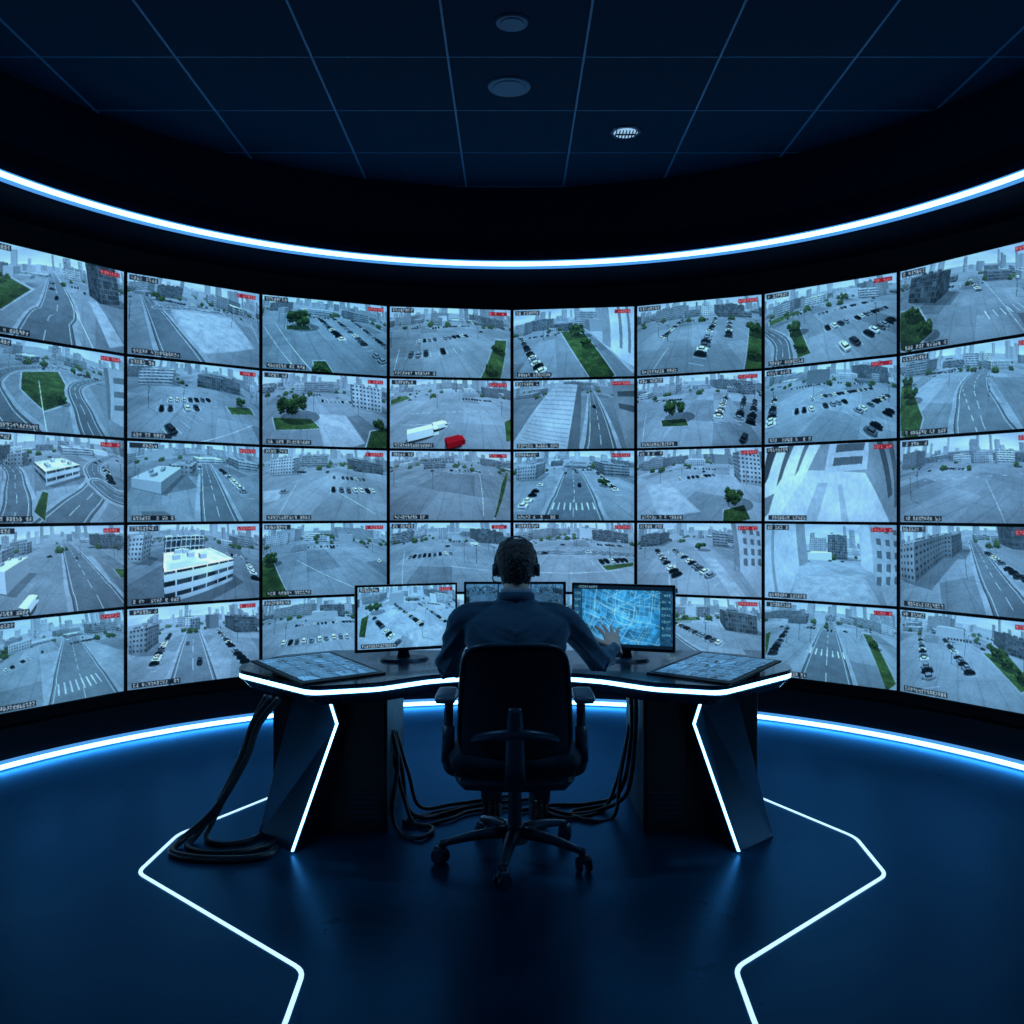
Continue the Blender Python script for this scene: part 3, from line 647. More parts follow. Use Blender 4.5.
S[3,2] = dict(d='a lot with a lawn corner', h=.16, g=.50, it=[('G', [(.0,.45),(.10,.50),(.26,1.1),(-.1,1.1)]), ('T', .07,.55,.05), ('C', .92,.55,30,(.9,.92,.92)), ('T', .45,.30,.03), ('T', .52,.29,.03), ('B', .2,.28,.16,.16,1,0,0,.7), ('B', .72,.26,.3,.14,1,0,1,.6), ('W', .3,.5,.75,.9,.08), ('W', .15,.45,.5,.38,.08)])
S[3,3] = dict(d='a service yard by offices', h=.14, g=.53, it=[('V', .66,.36,10,'white',9,2.8), ('B', .82,.32,.24,.18,1,0,2,.45), ('C', .48,.38,5), ('B', .1,.26,.14,.1,1,0,1,.6), ('W', .15,.4,.1,1.,.1), ('P', .2,.5,.5,.46,6), ('W', .5,.6,.9,.7,.1)])
S[3,4] = dict(d='a crossing with moving cars', h=.14, g=.53, it=[('R', [(-.1,.48),(.4,.44),(1.1,.46)], 8), ('P', .3,.3,.6,.28,9), ('P', .65,.56,.9,.54,6), ('C', .3,.46,5), ('C', .6,.45,5), ('W', .15,.7,.9,.66,.1), ('B', .2,.27,.3,.12,1,0,0,.55), ('B', .8,.3,.3,.14,1,0,2,.45), ('G', [(.7,.60),(1.,.57),(1.,.62),(.74,.66)])])
S[3,5] = dict(d='a street and tall facade', h=.16, g=.53, it=[('P', .34,.40,.62,.74,8), ('P', .2,.4,.36,.7,7), ('B', .12,.34,.2,.16,1,0,2,.5), ('W', .3,.4,.3,1.,.1), ('T', .52,.40,.03), ('L',[(.56,.5),(.62,.5),(.88,1.),(.76,1.)]), ('B', .66,.36,.1,.18,1,-10,1,.6), ('F', [(.74,.0),(1.1,-.1),(1.1,1.1),(1.0,1.0),(.76,.56)], .74), ('F', [(.74,.0),(.78,-.02),(.80,.63),(.76,.56)], .56)] + [('F', [(.83+.07*i,.09+.13*k),(.865+.07*i,.085+.13*k),(.867+.07*i,.16+.14*k),(.832+.07*i,.16+.135*k)], .46) for k in range(4) for i in range(3)])
S[3,6] = dict(d='a gap between tall facades', h=.30, g=.58, sh=.28, it=[('L', [(.3,.65),(.7,.62),(.9,1.1),(.2,1.1)]), ('B', .56,.46,.12,.26,1,0,2,.55), ('B', .44,.44,.10,.20,1,0,0,.7), ('F', [(-.1,-.1),(.26,-.1),(.32,.55),(.22,.92),(.0,1.1),(-.1,1.1)], .80), ('F', [(.26,-.1),(.34,.05),(.38,.50),(.32,.55)], .60), ('F', [(.04,-.1),(.07,-.1),(.12,.90),(.09,.94)], .64), ('F', [(.78,-.1),(1.1,-.1),(1.1,1.1),(.98,1.1),(.80,.60)], .70), ('F', [(.70,.10),(.78,-.1),(.80,.60),(.71,.52)], .80)] + [('F', [(.83+.08*i,.04+.15*k),(.87+.08*i,.035+.15*k),(.872+.08*i,.11+.16*k),(.832+.08*i,.11+.155*k)], .46) for k in range(5) for i in range(3)])
S[3,7] = dict(d='a street lined by an old facade', h=.12, roll=-5, g=.50, it=[('B', .10,.60,.26,.44,2.2,-14,0,.66), ('B', .38,.38,.14,.22,1.5,-14,0,.5), ('B', .88,.32,.2,.26,1,0,2,.42), ('P', .62,.36,.80,.60,6), ('C', .84,.62,60), ('R', [(.54,.22),(.60,.45),(.72,.8),(.84,1.15)], 9), ('G', [(.92,.7),(.95,.68),(1.06,.95),(1.02,1.)])])
S[4,0] = dict(d='a road crossing with white markings', h=.18, roll=-4, g=.53, it=[('G', [(.0,.38),(.30,.28),(.36,.31),(.0,.46)]), ('T', .1,.4,.04), ('T', .2,.34,.03), ('R', [(.58,.24),(.60,.45),(.64,.75),(.70,1.2)], 17), ('X', .50,.78,.76,.78,8,4), ('C', .66,.34,80), ('B', .85,.3,.2,.1,1,0,1,.6), ('P', .2,.5,.34,.44,5)])
S[4,1] = dict(d='a busy street between buildings', h=.20, g=.53, it=[('R', [(.48,.25),(.48,.5),(.47,1.2)], 12), ('B', .08,.56,.16,.30,1.3,0,0,.66), ('B', .88,.42,.22,.20,1,0,2,.45), ('P', .34,.38,.20,.75,7), ('P', .64,.40,.86,.80,7), ('C', .45,.5,85), ('C', .52,.7,85), ('T', .78,.4,.03)])
S[4,2] = dict(d='curved rows of parked cars', h=.15, g=.53, it=[('P', .3,.40,.7,.38,9), ('P', .2,.60,.5,.56,6), ('P', .55,.55,.85,.56,6), ('B', .25,.28,.3,.14,1,0,1,.6), ('B', .8,.3,.2,.14,1,0,2,.45), ('T', .55,.3,.03)])
S[4,3] = dict(d='a paved yard', h=.15, g=.53, it=[('B', .25,.28,.3,.14,1,0,0,.6), ('P', .3,.5,.7,.46,7)])
S[4,4] = dict(d='a paved yard', h=.15, g=.53, it=[('B', .7,.28,.3,.14,1,0,1,.6), ('P', .3,.4,.7,.46,7)])
S[4,5] = dict(d='a street by an office building', h=.16, g=.55, it=[('B', .84,.46,.26,.24,1,-8,2,.5), ('P', .35,.4,.64,.60,7), ('G', [(.30,.34),(.5,.32),(.52,.35),(.3,.38)]), ('B', .4,.3,.2,.1,1,0,1,.6), ('R', [(.2,.38),(.34,.6),(.6,.9),(.8,1.2)], 7)])
S[4,6] = dict(d='an avenue with a crossing', h=.16, roll=3, g=.55, it=[('G', [(.72,.34),(.78,.34),(1.04,.9),(.96,1.)]), ('R', [(.50,.22),(.50,.5),(.50,.8),(.50,1.2)], 13), ('X', .40,.60,.60,.60,7,4), ('T', .3,.32,.03), ('T', .8,.48,.03), ('B', .8,.28,.24,.1,1,0,1,.6), ('P', .22,.4,.08,.75,5), ('B', .14,.28,.2,.1,1,0,2,.5), ('G', [(.0,.5),(.06,.45),(.03,.7),(0,.8)])])
S[4,7] = dict(d='lines of cars between lawns', h=.16, roll=5, g=.53, it=[('P', .18,.38,.30,.92,10), ('P', .36,.36,.52,.62,7), ('G', [(.58,.40),(.74,.38),(.94,.62),(.84,.70)]), ('T', .66,.44,.045), ('T', .72,.5,.04), ('T', .84,.6,.045), ('B', .84,.36,.26,.20,1,0,2,.45), ('B', .3,.28,.16,.16,1,0,0,.6)])

WM, HM = 0.921, 0.532
dl = 2*asin(WM/2/R); ap = R*cos(dl/2)
bmh = bmesh.new()
wf, hf = WM-.005, HM-.004; wd, hd = 0.899, 0.514
def rect(w, h, y): return [bmh.verts.new(p) for p in [(-w/2, y, -h/2), (w/2, y, -h/2), (w/2, y, h/2), (-w/2, y, h/2)]]
a = rect(wf, hf, 0.05); b = rect(wf, hf, 0.0); c = rect(wd, hd, 0.0); d = rect(wd, hd, 0.004)
bmh.faces.new(a[::-1])
for p, q in ((a, b), (b, c), (c, d)):
    for i in range(4): bmh.faces.new([p[i], p[(i+1) % 4], q[(i+1) % 4], q[i]])
bmh.faces.new(d)
hme = bpy.data.meshes.new('housing'); bmesh.ops.recalc_face_normals(bmh, faces=bmh.faces); bmh.to_mesh(hme); bmh.free(); hme.materials.append(M_bezel)
for r in range(5):
    for c in range(8):
        sp = S[r, c]; ph = (c-3.5)*dl
        z = 2.96-(r+.5)*HM
        e = empty('video_wall_screen', (ap*sin(ph), CY+ap*cos(ph), z),
                  'wall screen showing '+sp['d'], 'screen', -ph, 'screens of the curved video wall')
        h_ = bpy.data.objects.new('housing', hme); link(h_, e)
        me = pic_mesh('display', cctv(sp, seed=r*8+c), wd-.002, hd-.002); me.materials.append(M_pic)
        dd = bpy.data.objects.new('display', me); dd.location = (0, 0.0035, 0); link(dd, e)

# ------------------------------------------------------------------ desk
DX = 0.015
desk = empty('control_desk', (DX, 4.5, 0), 'black angular control desk with glowing white edge and slanted legs', 'desk')
OY = -4.5
front = rnd([(-1.31, 4.50), (-1.29, 4.37), (-0.87, 3.945), (-0.60, 4.03), (-0.40, 4.21), (-0.26, 4.27), (0.26, 4.27), (0.40, 4.21), (0.60, 4.03), (0.87, 3.945), (1.29, 4.37), (1.31, 4.50)], 0.05)
back = [Vector(p) for p in [(1.18, 4.80), (0.95, 4.96), (-0.95, 4.96), (-1.18, 4.80)]]
outl = front+back
def ins(p, k):
    c = Vector((0, 4.6)); d = (p-c); return p-d.normalized()*k
bm = bmesh.new()
add_prism(bm, [(*ins(p, .05)+Vector((0, OY)), .625) for p in outl], [(*ins(p, .012)+Vector((0, OY)), .664) for p in outl])
add_prism(bm, [(p.x, p.y+OY, .692) for p in outl], [(p.x, p.y+OY, .710) for p in outl])
add_prism(bm, [(*ins(p, .02)+Vector((0, OY)), .660) for p in outl], [(*ins(p, .02)+Vector((0, OY)), .696) for p in outl])
from_bm('worktop', bm, M_desk, desk)
o = ribbon('light_strip', [ins(p, .010)+Vector((0, OY)) for p in front[2:-2]], 0.016, .6715, .6880, M_leddesk); o.parent = desk
for s in (-1, 1):
    ped = sub('pedestal', (0, 0, 0), desk)
    bm = bmesh.new()
    fr = [(.80, 4.10, .626), (.765, 4.07, .525), (.935, 3.965, 0.0), (1.145, 4.17, 0.0), (.99, 4.20, .626)]
    bk = [(.80, 4.34, .626), (.765, 4.34, .525), (.88, 4.34, 0.0), (1.13, 4.48, 0.0), (.98, 4.46, .626)]
    f1 = [(s*x, y+OY, z) for x, y, z in fr]; b1 = [(s*x, y+OY, z) for x, y, z in bk]
    add_prism(bm, f1, b1)
    from_bm('leg_panel', bm, M_deskleg, ped, bevel=.004)
    bm = bmesh.new()
    L = [(.803, 4.093, .615), (.767, 4.061, .525), (.935, 3.957, 0.012)]
    pts = [Vector((s*x, y+OY, z)) for x, y, z in L]
    def quad(p, q, w):
        dirx = Vector((s*1, 0, 0)) * w
        dy = Vector((0, .010, 0))
        vs = [bm.verts.new(t) for t in (p, p+dirx, q+dirx, q, p+dy, p+dirx+dy, q+dirx+dy, q+dy)]
        for f in [(0,1,2,3),(4,7,6,5),(0,4,5,1),(1,5,6,2),(2,6,7,3),(3,7,4,0)]: bm.faces.new([vs[i] for i in f])
    quad(pts[0], pts[1], .011); quad(pts[1], pts[2], .011)
    from_bm('light_strip', bm, M_leddesk, ped)
    bm = bmesh.new(); x0, x1 = sorted((s*.575, s*1.09)); add_box(bm, x0, x1, 4.225+OY, 4.86+OY, 0.0, .640)
    from_bm('cabinet', bm, M_cab, ped, bevel=.006)
    bm = bmesh.new(); x0, x1 = sorted((s*.59, s*.77)); add_box(bm, x0, x1, 4.215+OY, 4.224+OY, .03, .61)
    from_bm('cabinet_door', bm, M_cab, ped, bevel=.003)
    bm = bmesh.new()
    for k in range(6): add_box(bm, min(s*.61, s*.74), max(s*.61, s*.74), 4.210+OY, 4.2145+OY, .07+k*.022, .077+k*.022)
    from_bm('vent', bm, M_metal, ped)

# ------------------------------------------------------------------ desk monitors
def mapimg(W, H, seed):
    rng = np.random.default_rng(seed); U, V = np.meshgrid(np.linspace(0, 1, W), np.linspace(0, 1, H))
    x = U*16/9
    n = vnoise(x*5, V*5, seed)*.5+vnoise(x*16, V*14, seed+1)*.5
    img = np.stack([.08+.14*n, .32+.30*n, .52+.34*n], -1)
    wx = x+.05*np.sin(V*7+1); wy = V+.06*np.sin(x*5)
    ca, sa = cos(.35), sin(.35); X2 = wx*ca+wy*sa; Y2 = -wx*sa+wy*ca
    blk = hsh(np.floor(X2*11+.5).astype(np.int64), np.floor(Y2*13.2+.5).astype(np.int64), seed)
    img = img*(.80+.40*blk[..., None])
    for fr_, wdt, al in ((11, .06, .35), (3.1, .018, .55)):
        gl = np.minimum(np.abs((X2*fr_) % 1-.5), np.abs((Y2*fr_*1.2) % 1-.5)) < wdt
        keep = vnoise(x*4, V*4, seed+int(fr_)) > .35
        img = np.where((gl & keep)[..., None], img*(1-al)+np.array([.60, .90, 1.])*al, img)
    def ln(x0, y0, x1, y1, w):
        L2 = (x1-x0)**2+(y1-y0)**2; t = np.clip(((x-x0)*(x1-x0)+(V-y0)*(y1-y0))/L2, 0, 1)
        d = np.hypot(x-x0-t*(x1-x0), V-y0-t*(y1-y0)); return np.clip(1.2-d/w, 0, 1)[..., None]
    for i in range(22):
        a = rng.choice([.35, .35+pi/2, .9, -.4])+rng.normal(0, .08); cx, cy = rng.random()*1.7, rng.random(); l = .1+.25*rng.random()
        m = ln(cx-l*cos(a), cy-l*sin(a), cx+l*cos(a), cy+l*sin(a), .005)*.6; img = img*(1-m)+np.array([.65, .94, 1.])*m
    for cx, cy, r in [(.95, .46, .20), (.95, .46, .07), (.46, .66, .09)]:
        d = np.abs(np.hypot((x-cx), (V-cy)*1.15)-r); m = np.clip(1.2-d/.006, 0, 1)[..., None]*.6; img = img*(1-m)+np.array([.75, .96, 1.])*m
    gl2 = np.exp(-(((x-.95)/.5)**2+((V-.5)/.35)**2)); img = img+gl2[..., None]*np.array([.05, .10, .12])
    img[:, :16] = img[:, :16]*.4+np.array([.02, .07, .12]); img[:, -22:] = img[:, -22:]*.4+np.array([.02, .07, .12])
    img[:7] = (.04, .11, .18); img[-6:] = (.04, .11, .18)
    for k in range(7): glyphs(img, 2, 12+k*11, 3, 3, 4, np.array([.4, .7, .8]), rng); glyphs(img, W-19, 12+k*11, 4, 3, 4, np.array([.4, .7, .8]), rng)
    glyphs(img, 4, 1, 10, 3, 4, np.array([.5, .7, .8]), rng)
    return np.clip(img, 0, .95)
def tiles(W, H, nx, ny, seed, dim):
    img = np.zeros((H, W, 3))+np.array([.03, .11, .19]); tw, th = W//nx-2, H//ny-2
    keys = list(S.keys()); rng = np.random.default_rng(seed)
    for i in range(nx):
        for j in range(ny):
            t = cctv(S[keys[rng.integers(0, 40)]], tw, th, 1, seed+i*7+j, False)
            l = t.mean(-1, keepdims=True)
            t = t*.3+l*np.array([.50, 1.0, 1.42])*.7
            img[1+j*(th+2):1+j*(th+2)+th, 1+i*(tw+2):1+i*(tw+2)+tw] = np.clip(t*dim, 0, .95)
    return img
def monitor(x, y, zc, yaw, img, label):
    w, h = .515, .325
    e = empty('desktop_monitor', (x, y, .71), label, 'monitor', yaw, 'monitors on the control desk')
    zc -= .71
    bm = bmesh.new(); add_box(bm, -w/2, w/2, 0, .022, zc-h/2, zc+h/2); add_box(bm, -.16, .16, .022, .04, zc-.10, zc+.10)
    from_bm('housing', bm, M_bezel, e, bevel=.003)
    me = pic_mesh('display', img, w-.022, h-.026); me.materials.append(M_pic2)
    d = bpy.data.objects.new('display', me); d.location = (0, -.0012, zc+.003); link(d, e)
    bm = bmesh.new(); add_tube(bm, [(0, .065, .008), (0, .07, .06), (0, .055, zc-.02)], [(.035, .012), (.026, .010), (.026, .010)], 16, 3, (0, 1, 0))
    from_bm('stand_neck', bm, M_plastic, e, smooth=True)
    bm = bmesh.new(); add_cyl(bm, (0, 0, 0), 1, .93, 1, 40)
    bmesh.ops.scale(bm, vec=(.125, .085, .012), verts=bm.verts); bmesh.ops.translate(bm, vec=(0, .05, .0062), verts=bm.verts)
    from_bm('stand_base', bm, M_plastic, e)
lmon = dict(h=.08, g=.62, cam=28, it=[('P', .4,.34,.62,.62,8), ('P', .6,.34,.86,.60,7), ('P', .2,.5,.42,.86,6), ('T', .2,.42,.05), ('B', .15,.28,.2,.12,1,0,1,.6), ('B', .8,.24,.2,.12,1,0,2,.45), ('G', [(.05,.5),(.14,.45),(.08,.8),(0,.8)]), ('L', [(.5,.7),(.8,.62),(.95,.9),(.6,1.)])])
monitor(-.512, 4.60, .925, radians(22), np.clip(cctv(lmon, 176, 104, 2, 77)*1.03, 0, .96), 'black desktop monitor showing a bright car park camera view')
monitor(.015, 4.74, .925, 0, tiles(160, 90, 3, 2, 5, .65), 'black desktop monitor behind the seated operator')
monitor(.540, 4.60, .925, radians(-20), mapimg(176, 104, 4), 'black desktop monitor showing a glowing blue city map')

# ------------------------------------------------------------------ touch panels
for s, sd in ((-1, 31), (1, 47)):
    cx, cy = (-.887 if s < 0 else .925), 4.285
    e = empty('touch_panel', (cx, cy, .7105), 'slim black touch panel with dim blue tiled views on the desk', 'touch panel', s*radians(-40), 'touch panels on the desk')
    w, dp, tz, th = .42, .50, .036, .009
    bm = bmesh.new()
    add_prism(bm, [(-w/2, -dp/2, 0), (w/2, -dp/2, 0), (w/2, dp/2, tz), (-w/2, dp/2, tz)], [(-w/2, -dp/2, th), (w/2, -dp/2, th), (w/2, dp/2, th+tz), (-w/2, dp/2, th+tz)])
    from_bm('housing', bm, M_bezel, e, bevel=.003)
    bm = bmesh.new(); add_prism(bm, [(-w*.3, dp*.30, 0), (w*.3, dp*.30, 0), (w*.3, dp*.40, 0), (-w*.3, dp*.40, 0)], [(-w*.3, dp*.30, .028), (w*.3, dp*.30, .028), (w*.3, dp*.40, .031), (-w*.3, dp*.40, .031)])
    from_bm('foot', bm, M_bezel, e)
    me = pic_mesh('display', tiles(176, 192, 4, 5, sd, .80), w-.05, sqrt(dp*dp+tz*tz)-.05); me.materials.append(M_pic3)
    d = bpy.data.objects.new('display', me); d.location = (0, 0, th+.0020+tz/2)
    d.rotation_euler = (radians(-90)+math.atan2(tz, dp), 0, 0); link(d, e)

# ------------------------------------------------------------------ chair
CX, CYh = 0.012, 3.91
chair = empty('office_chair', (CX, CYh, 0), 'black mesh-back swivel office chair with armrests and five castors', 'chair')
bx = lambda x, y, z: (x*(1+.06*(-z/.25)), y+.75*x*x-.035*(z/.25)**2-.10*z, z)
bm = bmesh.new(); add_pillow(bm, .440, .46, .020, .12, 22, bx)
from_bm('backrest', bm, M_chair, chair, loc=(0, -.215, .69), smooth=True)
bm = bmesh.new(); ringp = []
for k in range(49):
    a = 2*pi*k/48; c, s_ = cos(a), sin(a)
    x = math.copysign(abs(c)**.36, c)*.220; z = math.copysign(abs(s_)**.36, s_)*.236
    ringp.append(bx(x, 0, z))
add_tube(bm, ringp, [(.007, .010)]*49, 10, 1, (0, 1, 0))
from_bm('backrest_frame', bm, M_plastic, chair, loc=(0, -.215, .69), smooth=True)
bm = bmesh.new()
add_tube(bm, [(0, -.02, .355), (0, -.19, .355), (0, -.268, .42), (0, -.262, .58), (0, -.262, .68)], [(.045, .018), (.045, .018), (.040, .015), (.034, .012), (.026, .010)], 14, 5, (0, -1, .3))
add_tube(bm, [(-.19, -.175, .53), (-.1, -.235, .565), (0, -.262, .575), (.1, -.235, .565), (.19, -.175, .53)], [(.012, .018), (.014, .02), (.015, .026), (.014, .02), (.012, .018)], 12, 4)
from_bm('back_support', bm, M_plastic, chair, smooth=True)
bm = bmesh.new(); add_pillow(bm, .55, .50, .11, .18, 20, lambda x, y, z: (x, y, z-(.25*max(0, y-.15)**1.5)), 'XY')
from_bm('seat', bm, M_chair, chair, loc=(0, .01, .440), smooth=True)
bm = bmesh.new(); add_pillow(bm, .50, .46, .08, .2, 14, None, 'XY'); add_box(bm, -.10, .10, -.12, .12, -.06, -.01)
from_bm('seat_mechanism', bm, M_plastic, chair, loc=(0, -.01, .375), smooth=True)
for s in (-1, 1):
    arm = sub('armrest', (0, 0, 0), chair)
    bm = bmesh.new()
    add_tube(bm, [(s*.16, -.03, .375), (s*.25, -.03, .374), (s*.276, -.03, .41), (s*.276, -.03, .50), (s*.272, -.02, .665)], [(.024, .014), (.024, .014), (.024, .014), (.020, .013), (.018, .012)], 12, 5, (0, 1, 0))
    add_tube(bm, [(s*.276, -.028, .41), (s*.275, -.025, .56)], [(.028, .019), (.026, .018)], 12, 2, (0, 1, 0))
    from_bm('arm_post', bm, M_plastic, arm, smooth=True)
    bm = bmesh.new(); add_pillow(bm, .095, .25, .036, .25, 12, None, 'XY')
    from_bm('arm_pad', bm, M_pad, arm, loc=(s*.284, .01, .678), smooth=True)
bm = bmesh.new(); add_cyl(bm, (0, 0, .20), .028, .028, .18); add_cyl(bm, (0, 0, .31), .018, .018, .10); add_cyl(bm, (0, 0, .11), .055, .038, .075)
from_bm('gas_cylinder', bm, M_plastic, chair, smooth=False)
for k in range(5):
    a = radians(261+72*k)
    dx_, dy_ = cos(a), sin(a)
    bm = bmesh.new(); add_tube(bm, [(.03*dx_, .03*dy_, .115), (.17*dx_, .17*dy_, .105), (.31*dx_, .31*dy_, .078)], [(.034, .026), (.026, .019), (.018, .012)], 12, 4)
    from_bm('base_leg', bm, M_plastic, chair, smooth=True)
    ca = sub('caster', (.31*dx_, .31*dy_, 0), chair); ca.rotation_euler = (0, 0, a+.7)
    bm = bmesh.new(); add_cyl(bm, (0, 0, .066), .009, .009, .03, 12); add_pillow(bm, .046, .056, .034, .2, 8, lambda x, y, z: (x, y, z+.052), 'XY')
    from_bm('fork', bm, M_plastic, ca, smooth=True)
    for q in (-1, 1):
        bm = bmesh.new(); add_cyl(bm, (q*.020, 0, .030), .0298, .0298, .018, 28, 'X')
        from_bm('wheel', bm, M_plastic, ca, bevel=.004)

# ------------------------------------------------------------------ person
PX = 0.017
per = empty('person', (PX, 3.93, 0), 'person in navy jacket and headset seated, hand raised to a monitor', 'person')
PO = Vector((-PX, -3.93, 0))
sh = {-1: (-.185, 3.955, 1.005), 1: (.195, 3.965, 1.005)}
el = {-1: (-.280, 4.02, .775), 1: (.385, 4.13, .775)}
wr = {-1: (-.165, 4.33, .748), 1: (.486, 4.42, .805)}
def W_(p): return tuple(Vector(p)+PO)
def limb(bm, pts, rad, hint=(0, 0, 1), seg=16, n=5): add_tube(bm, [W_(p) for p in pts], rad, seg, n, hint)
def hand(bm, wrist, fwd, thumb, curl, spread=1.12):
    o = Vector(wrist); f = Vector(fwd).normalized(); t = Vector(thumb); t = (t-f*t.dot(f)).normalized(); up = f.cross(t)
    if up.z < 0: up = -up
    def P(x, y, z): return W_(o+f*x+t*y+up*z)
    add_tube(bm, [P(-.05, 0, 0), P(.01, 0, 0), P(.045, .002, 0), P(.088, 0, 0)], [(.025, .020), (.028, .020), (.039, .017), (.041, .013)], 14, 3, tuple(up))
    for y, L, c in [(-.031, .062, 1.2), (-.011, .078, 1.0), (.010, .085, .8), (.031, .075, .55)]:
        pts = []; x, z, a = .078, 0, 0
        pts.append(P(x, y, z)); yy = y
        for fr in (.45, .30, .25):
            a += curl*c; x += L*fr*cos(a)*1.05; z -= L*fr*sin(a)*1.05; yy = yy*spread; pts.append(P(x, yy, z))
        add_tube(bm, pts, [.0094, .0090, .0082, .0068], 10, 3, tuple(up))
    add_tube(bm, [P(.020, .020, -.004), P(.042, .048, -.008), P(.066, .066, -.013), P(.088, .074, -.020)], [.014, .0115, .0098, .0075], 10, 3, tuple(up))
headR = [(1.093, .055, .020, .016), (1.100, .047, .040, .042), (1.125, .024, .056, .074), (1.160, .008, .065, .090), (1.200, .000, .072, .097), (1.240, -.004, .076, .099), (1.270, -.005, .072, .092), (1.295, -.005, .058, .073), (1.310, -.004, .036, .046), (1.316, -.003, .012, .016)]
HYc = 3.995
bm = bmesh.new()
add_loft(bm, [(z, PX+PO.x, HYc+dy+PO.y, rx, ry) for z, dy, rx, ry in headR], 36, 3, 2.15)
add_loft(bm, [(1.0, 0, .035, .085, .065), (1.04, 0, .035, .062, .058), (1.08, 0, .040, .056, .056), (1.16, 0, .050, .056, .060)], 24, 3, 2)
add_tube(bm, [(0, .155, 1.222), (0, .166, 1.200), (0, .182, 1.178), (0, .166, 1.168)], [.008, .011, .014, .010], 10, 4)
for s in (-1, 1):
    add_ell(bm, (s*.077, .060, 1.195), (.010, .020, .032), 14)
    add_ell(bm, (s*.030, .150, 1.226), (.022, .010, .007), 12)
    add_ell(bm, (s*.040, .130, 1.170), (.022, .020, .020), 12)
add_loft(bm, [(.50, 0, 0, .15, .10), (.65, 0, 0, .14, .095), (.85, 0, .0, .165, .10), (.97, 0, .02, .165, .085), (1.03, 0, .03, .10, .06)], 28, 3)
for s in (-1, 1):
    limb(bm, [(PX+s*.08, 3.96, 1.01), sh[s], tuple((Vector(sh[s])+Vector(el[s]))/2), el[s]], [.045, .046, .040, .034])
    e_, w_ = Vector(el[s]), Vector(wr[s])
    limb(bm, [el[s], tuple(e_.lerp(w_, .35)), tuple(e_.lerp(w_, .8)), tuple(e_.lerp(w_, 1.03))], [.034, .034, .026, .024])
    limb(bm, [(PX+s*.09, 3.93, .565), (PX+s*.12, 4.15, .56), (PX+s*.13, 4.38, .53)], [.070, .062, .048])
    limb(bm, [(PX+s*.13, 4.38, .53), (PX+s*.12, 4.40, .32), (PX+s*.11, 4.42, .09)], [.046, .042, .030])
hand(bm, wr[-1], (.25, .95, -.07), (1, 0, 0), .22)
hand(bm, wr[1], (-.16, .74, .56), (-1, .1, .2), .10, 1.25)
body = from_bm('body', bm, M_skin, per); remesh(body, .0040, 2)
for s in (-1, 1):
    bm = bmesh.new(); add_ell(bm, (s*.030, .146, 1.208), (.0125, .011, .0085), 14); from_bm('eye', bm, M_eye, per, smooth=True)
bm = bmesh.new(); add_tube(bm, [(-.024, .148, 1.146), (0, .158, 1.147), (.024, .148, 1.146)], [(.004, .003), (.008, .007), (.004, .003)], 10, 4)
from_bm('mouth', bm, M_lip, per, smooth=True)
bm = bmesh.new()
add_loft(bm, [(.475, 0, -.005, .185, .135), (.56, 0, -.01, .188, .135), (.68, 0, -.012, .178, .125), (.82, 0, -.005, .198, .130), (.93, 0, .008, .218, .125), (.985, 0, .018, .222, .108), (1.022, 0, .026, .186, .085), (1.048, 0, .034, .115, .074), (1.078, 0, .040, .074, .066)], 36, 4, 2.4)
for s in (-1, 1):
    a, b = Vector(sh[s]), Vector(el[s]); w_ = Vector(wr[s])
    limb(bm, [(PX+s*.06, 3.96, 1.008), tuple(a+Vector((s*.006, 0, -.010))), tuple(a.lerp(b, .30)+Vector((s*.012, 0, 0))), tuple(a.lerp(b, .7)+Vector((s*.006, 0, 0))), tuple(b)], [.058, .064, .060, .052, .047])
    limb(bm, [tuple(b+Vector((0, -.012, .005))), tuple(b.lerp(w_, .3)), tuple(b.lerp(w_, .7)), tuple(b.lerp(w_, .88))], [.046, .046, .037, .032])
jac = from_bm('jacket', bm, M_suit, per); remesh(jac, .0062, 6)
me = jac.data; n = len(me.vertices); co = np.zeros(n*3, np.float32); no = np.zeros(n*3, np.float32)
me.vertices.foreach_get('co', co); me.vertex_normals.foreach_get('vector', no)
co = co.reshape(-1, 3); no = no.reshape(-1, 3)
ax_ = np.abs(co[:, 0])
def ridge(t): return .5+.5*np.cos(2*pi*t)
fold = (vnoise(co[:, 0]*10+co[:, 2]*12, co[:, 2]*5-co[:, 1]*7, 3)-.5)*.015*np.clip((ax_-.05)/.12, .35, 1)
fold += (ridge(co[:, 2]*12+ax_*14+vnoise(co[:, 0]*6+5, co[:, 2]*6, 9)*1.2)**2-.3)*.011*np.clip((ax_-.18)/.06, 0, 1)*np.clip((.99-co[:, 2])/.10, 0, 1)
fold += (ridge(co[:, 2]*9-ax_*7+vnoise(co[:, 0]*5+2, co[:, 2]*8, 19)*1.0)**3-.2)*.008*np.clip((.21-ax_)/.1, 0, 1)*np.clip((1.0-co[:, 2])/.1, 0, 1)
fold -= .005*np.exp(-(co[:, 0]/.006)**2)*(co[:, 1] < 0)
co = co+no*fold[:, None]; me.vertices.foreach_set('co', co.ravel()); me.update()
bm = bmesh.new(); n = 26
ring = [(.071*cos(t), .038+.064*sin(t), 1.083+.010*sin(t)*-1) for t in [radians(150+240*k/n) for k in range(n+1)]]
add_tube(bm, ring, [(.009, .020)]*(n+1), 10, 1, (0, 0, 1)); from_bm('jacket_collar', bm, M_suit, per, smooth=True)
bm = bmesh.new()
ring = [(.062*cos(t), .038+.059*sin(t), 1.100-.008*sin(t)) for t in [radians(150+240*k/n) for k in range(n+1)]]
add_tube(bm, ring, [(.005, .018)]*(n+1), 10, 1, (0, 0, 1)); from_bm('shirt_collar', bm, M_shirt, per, smooth=True)
bm = bmesh.new()
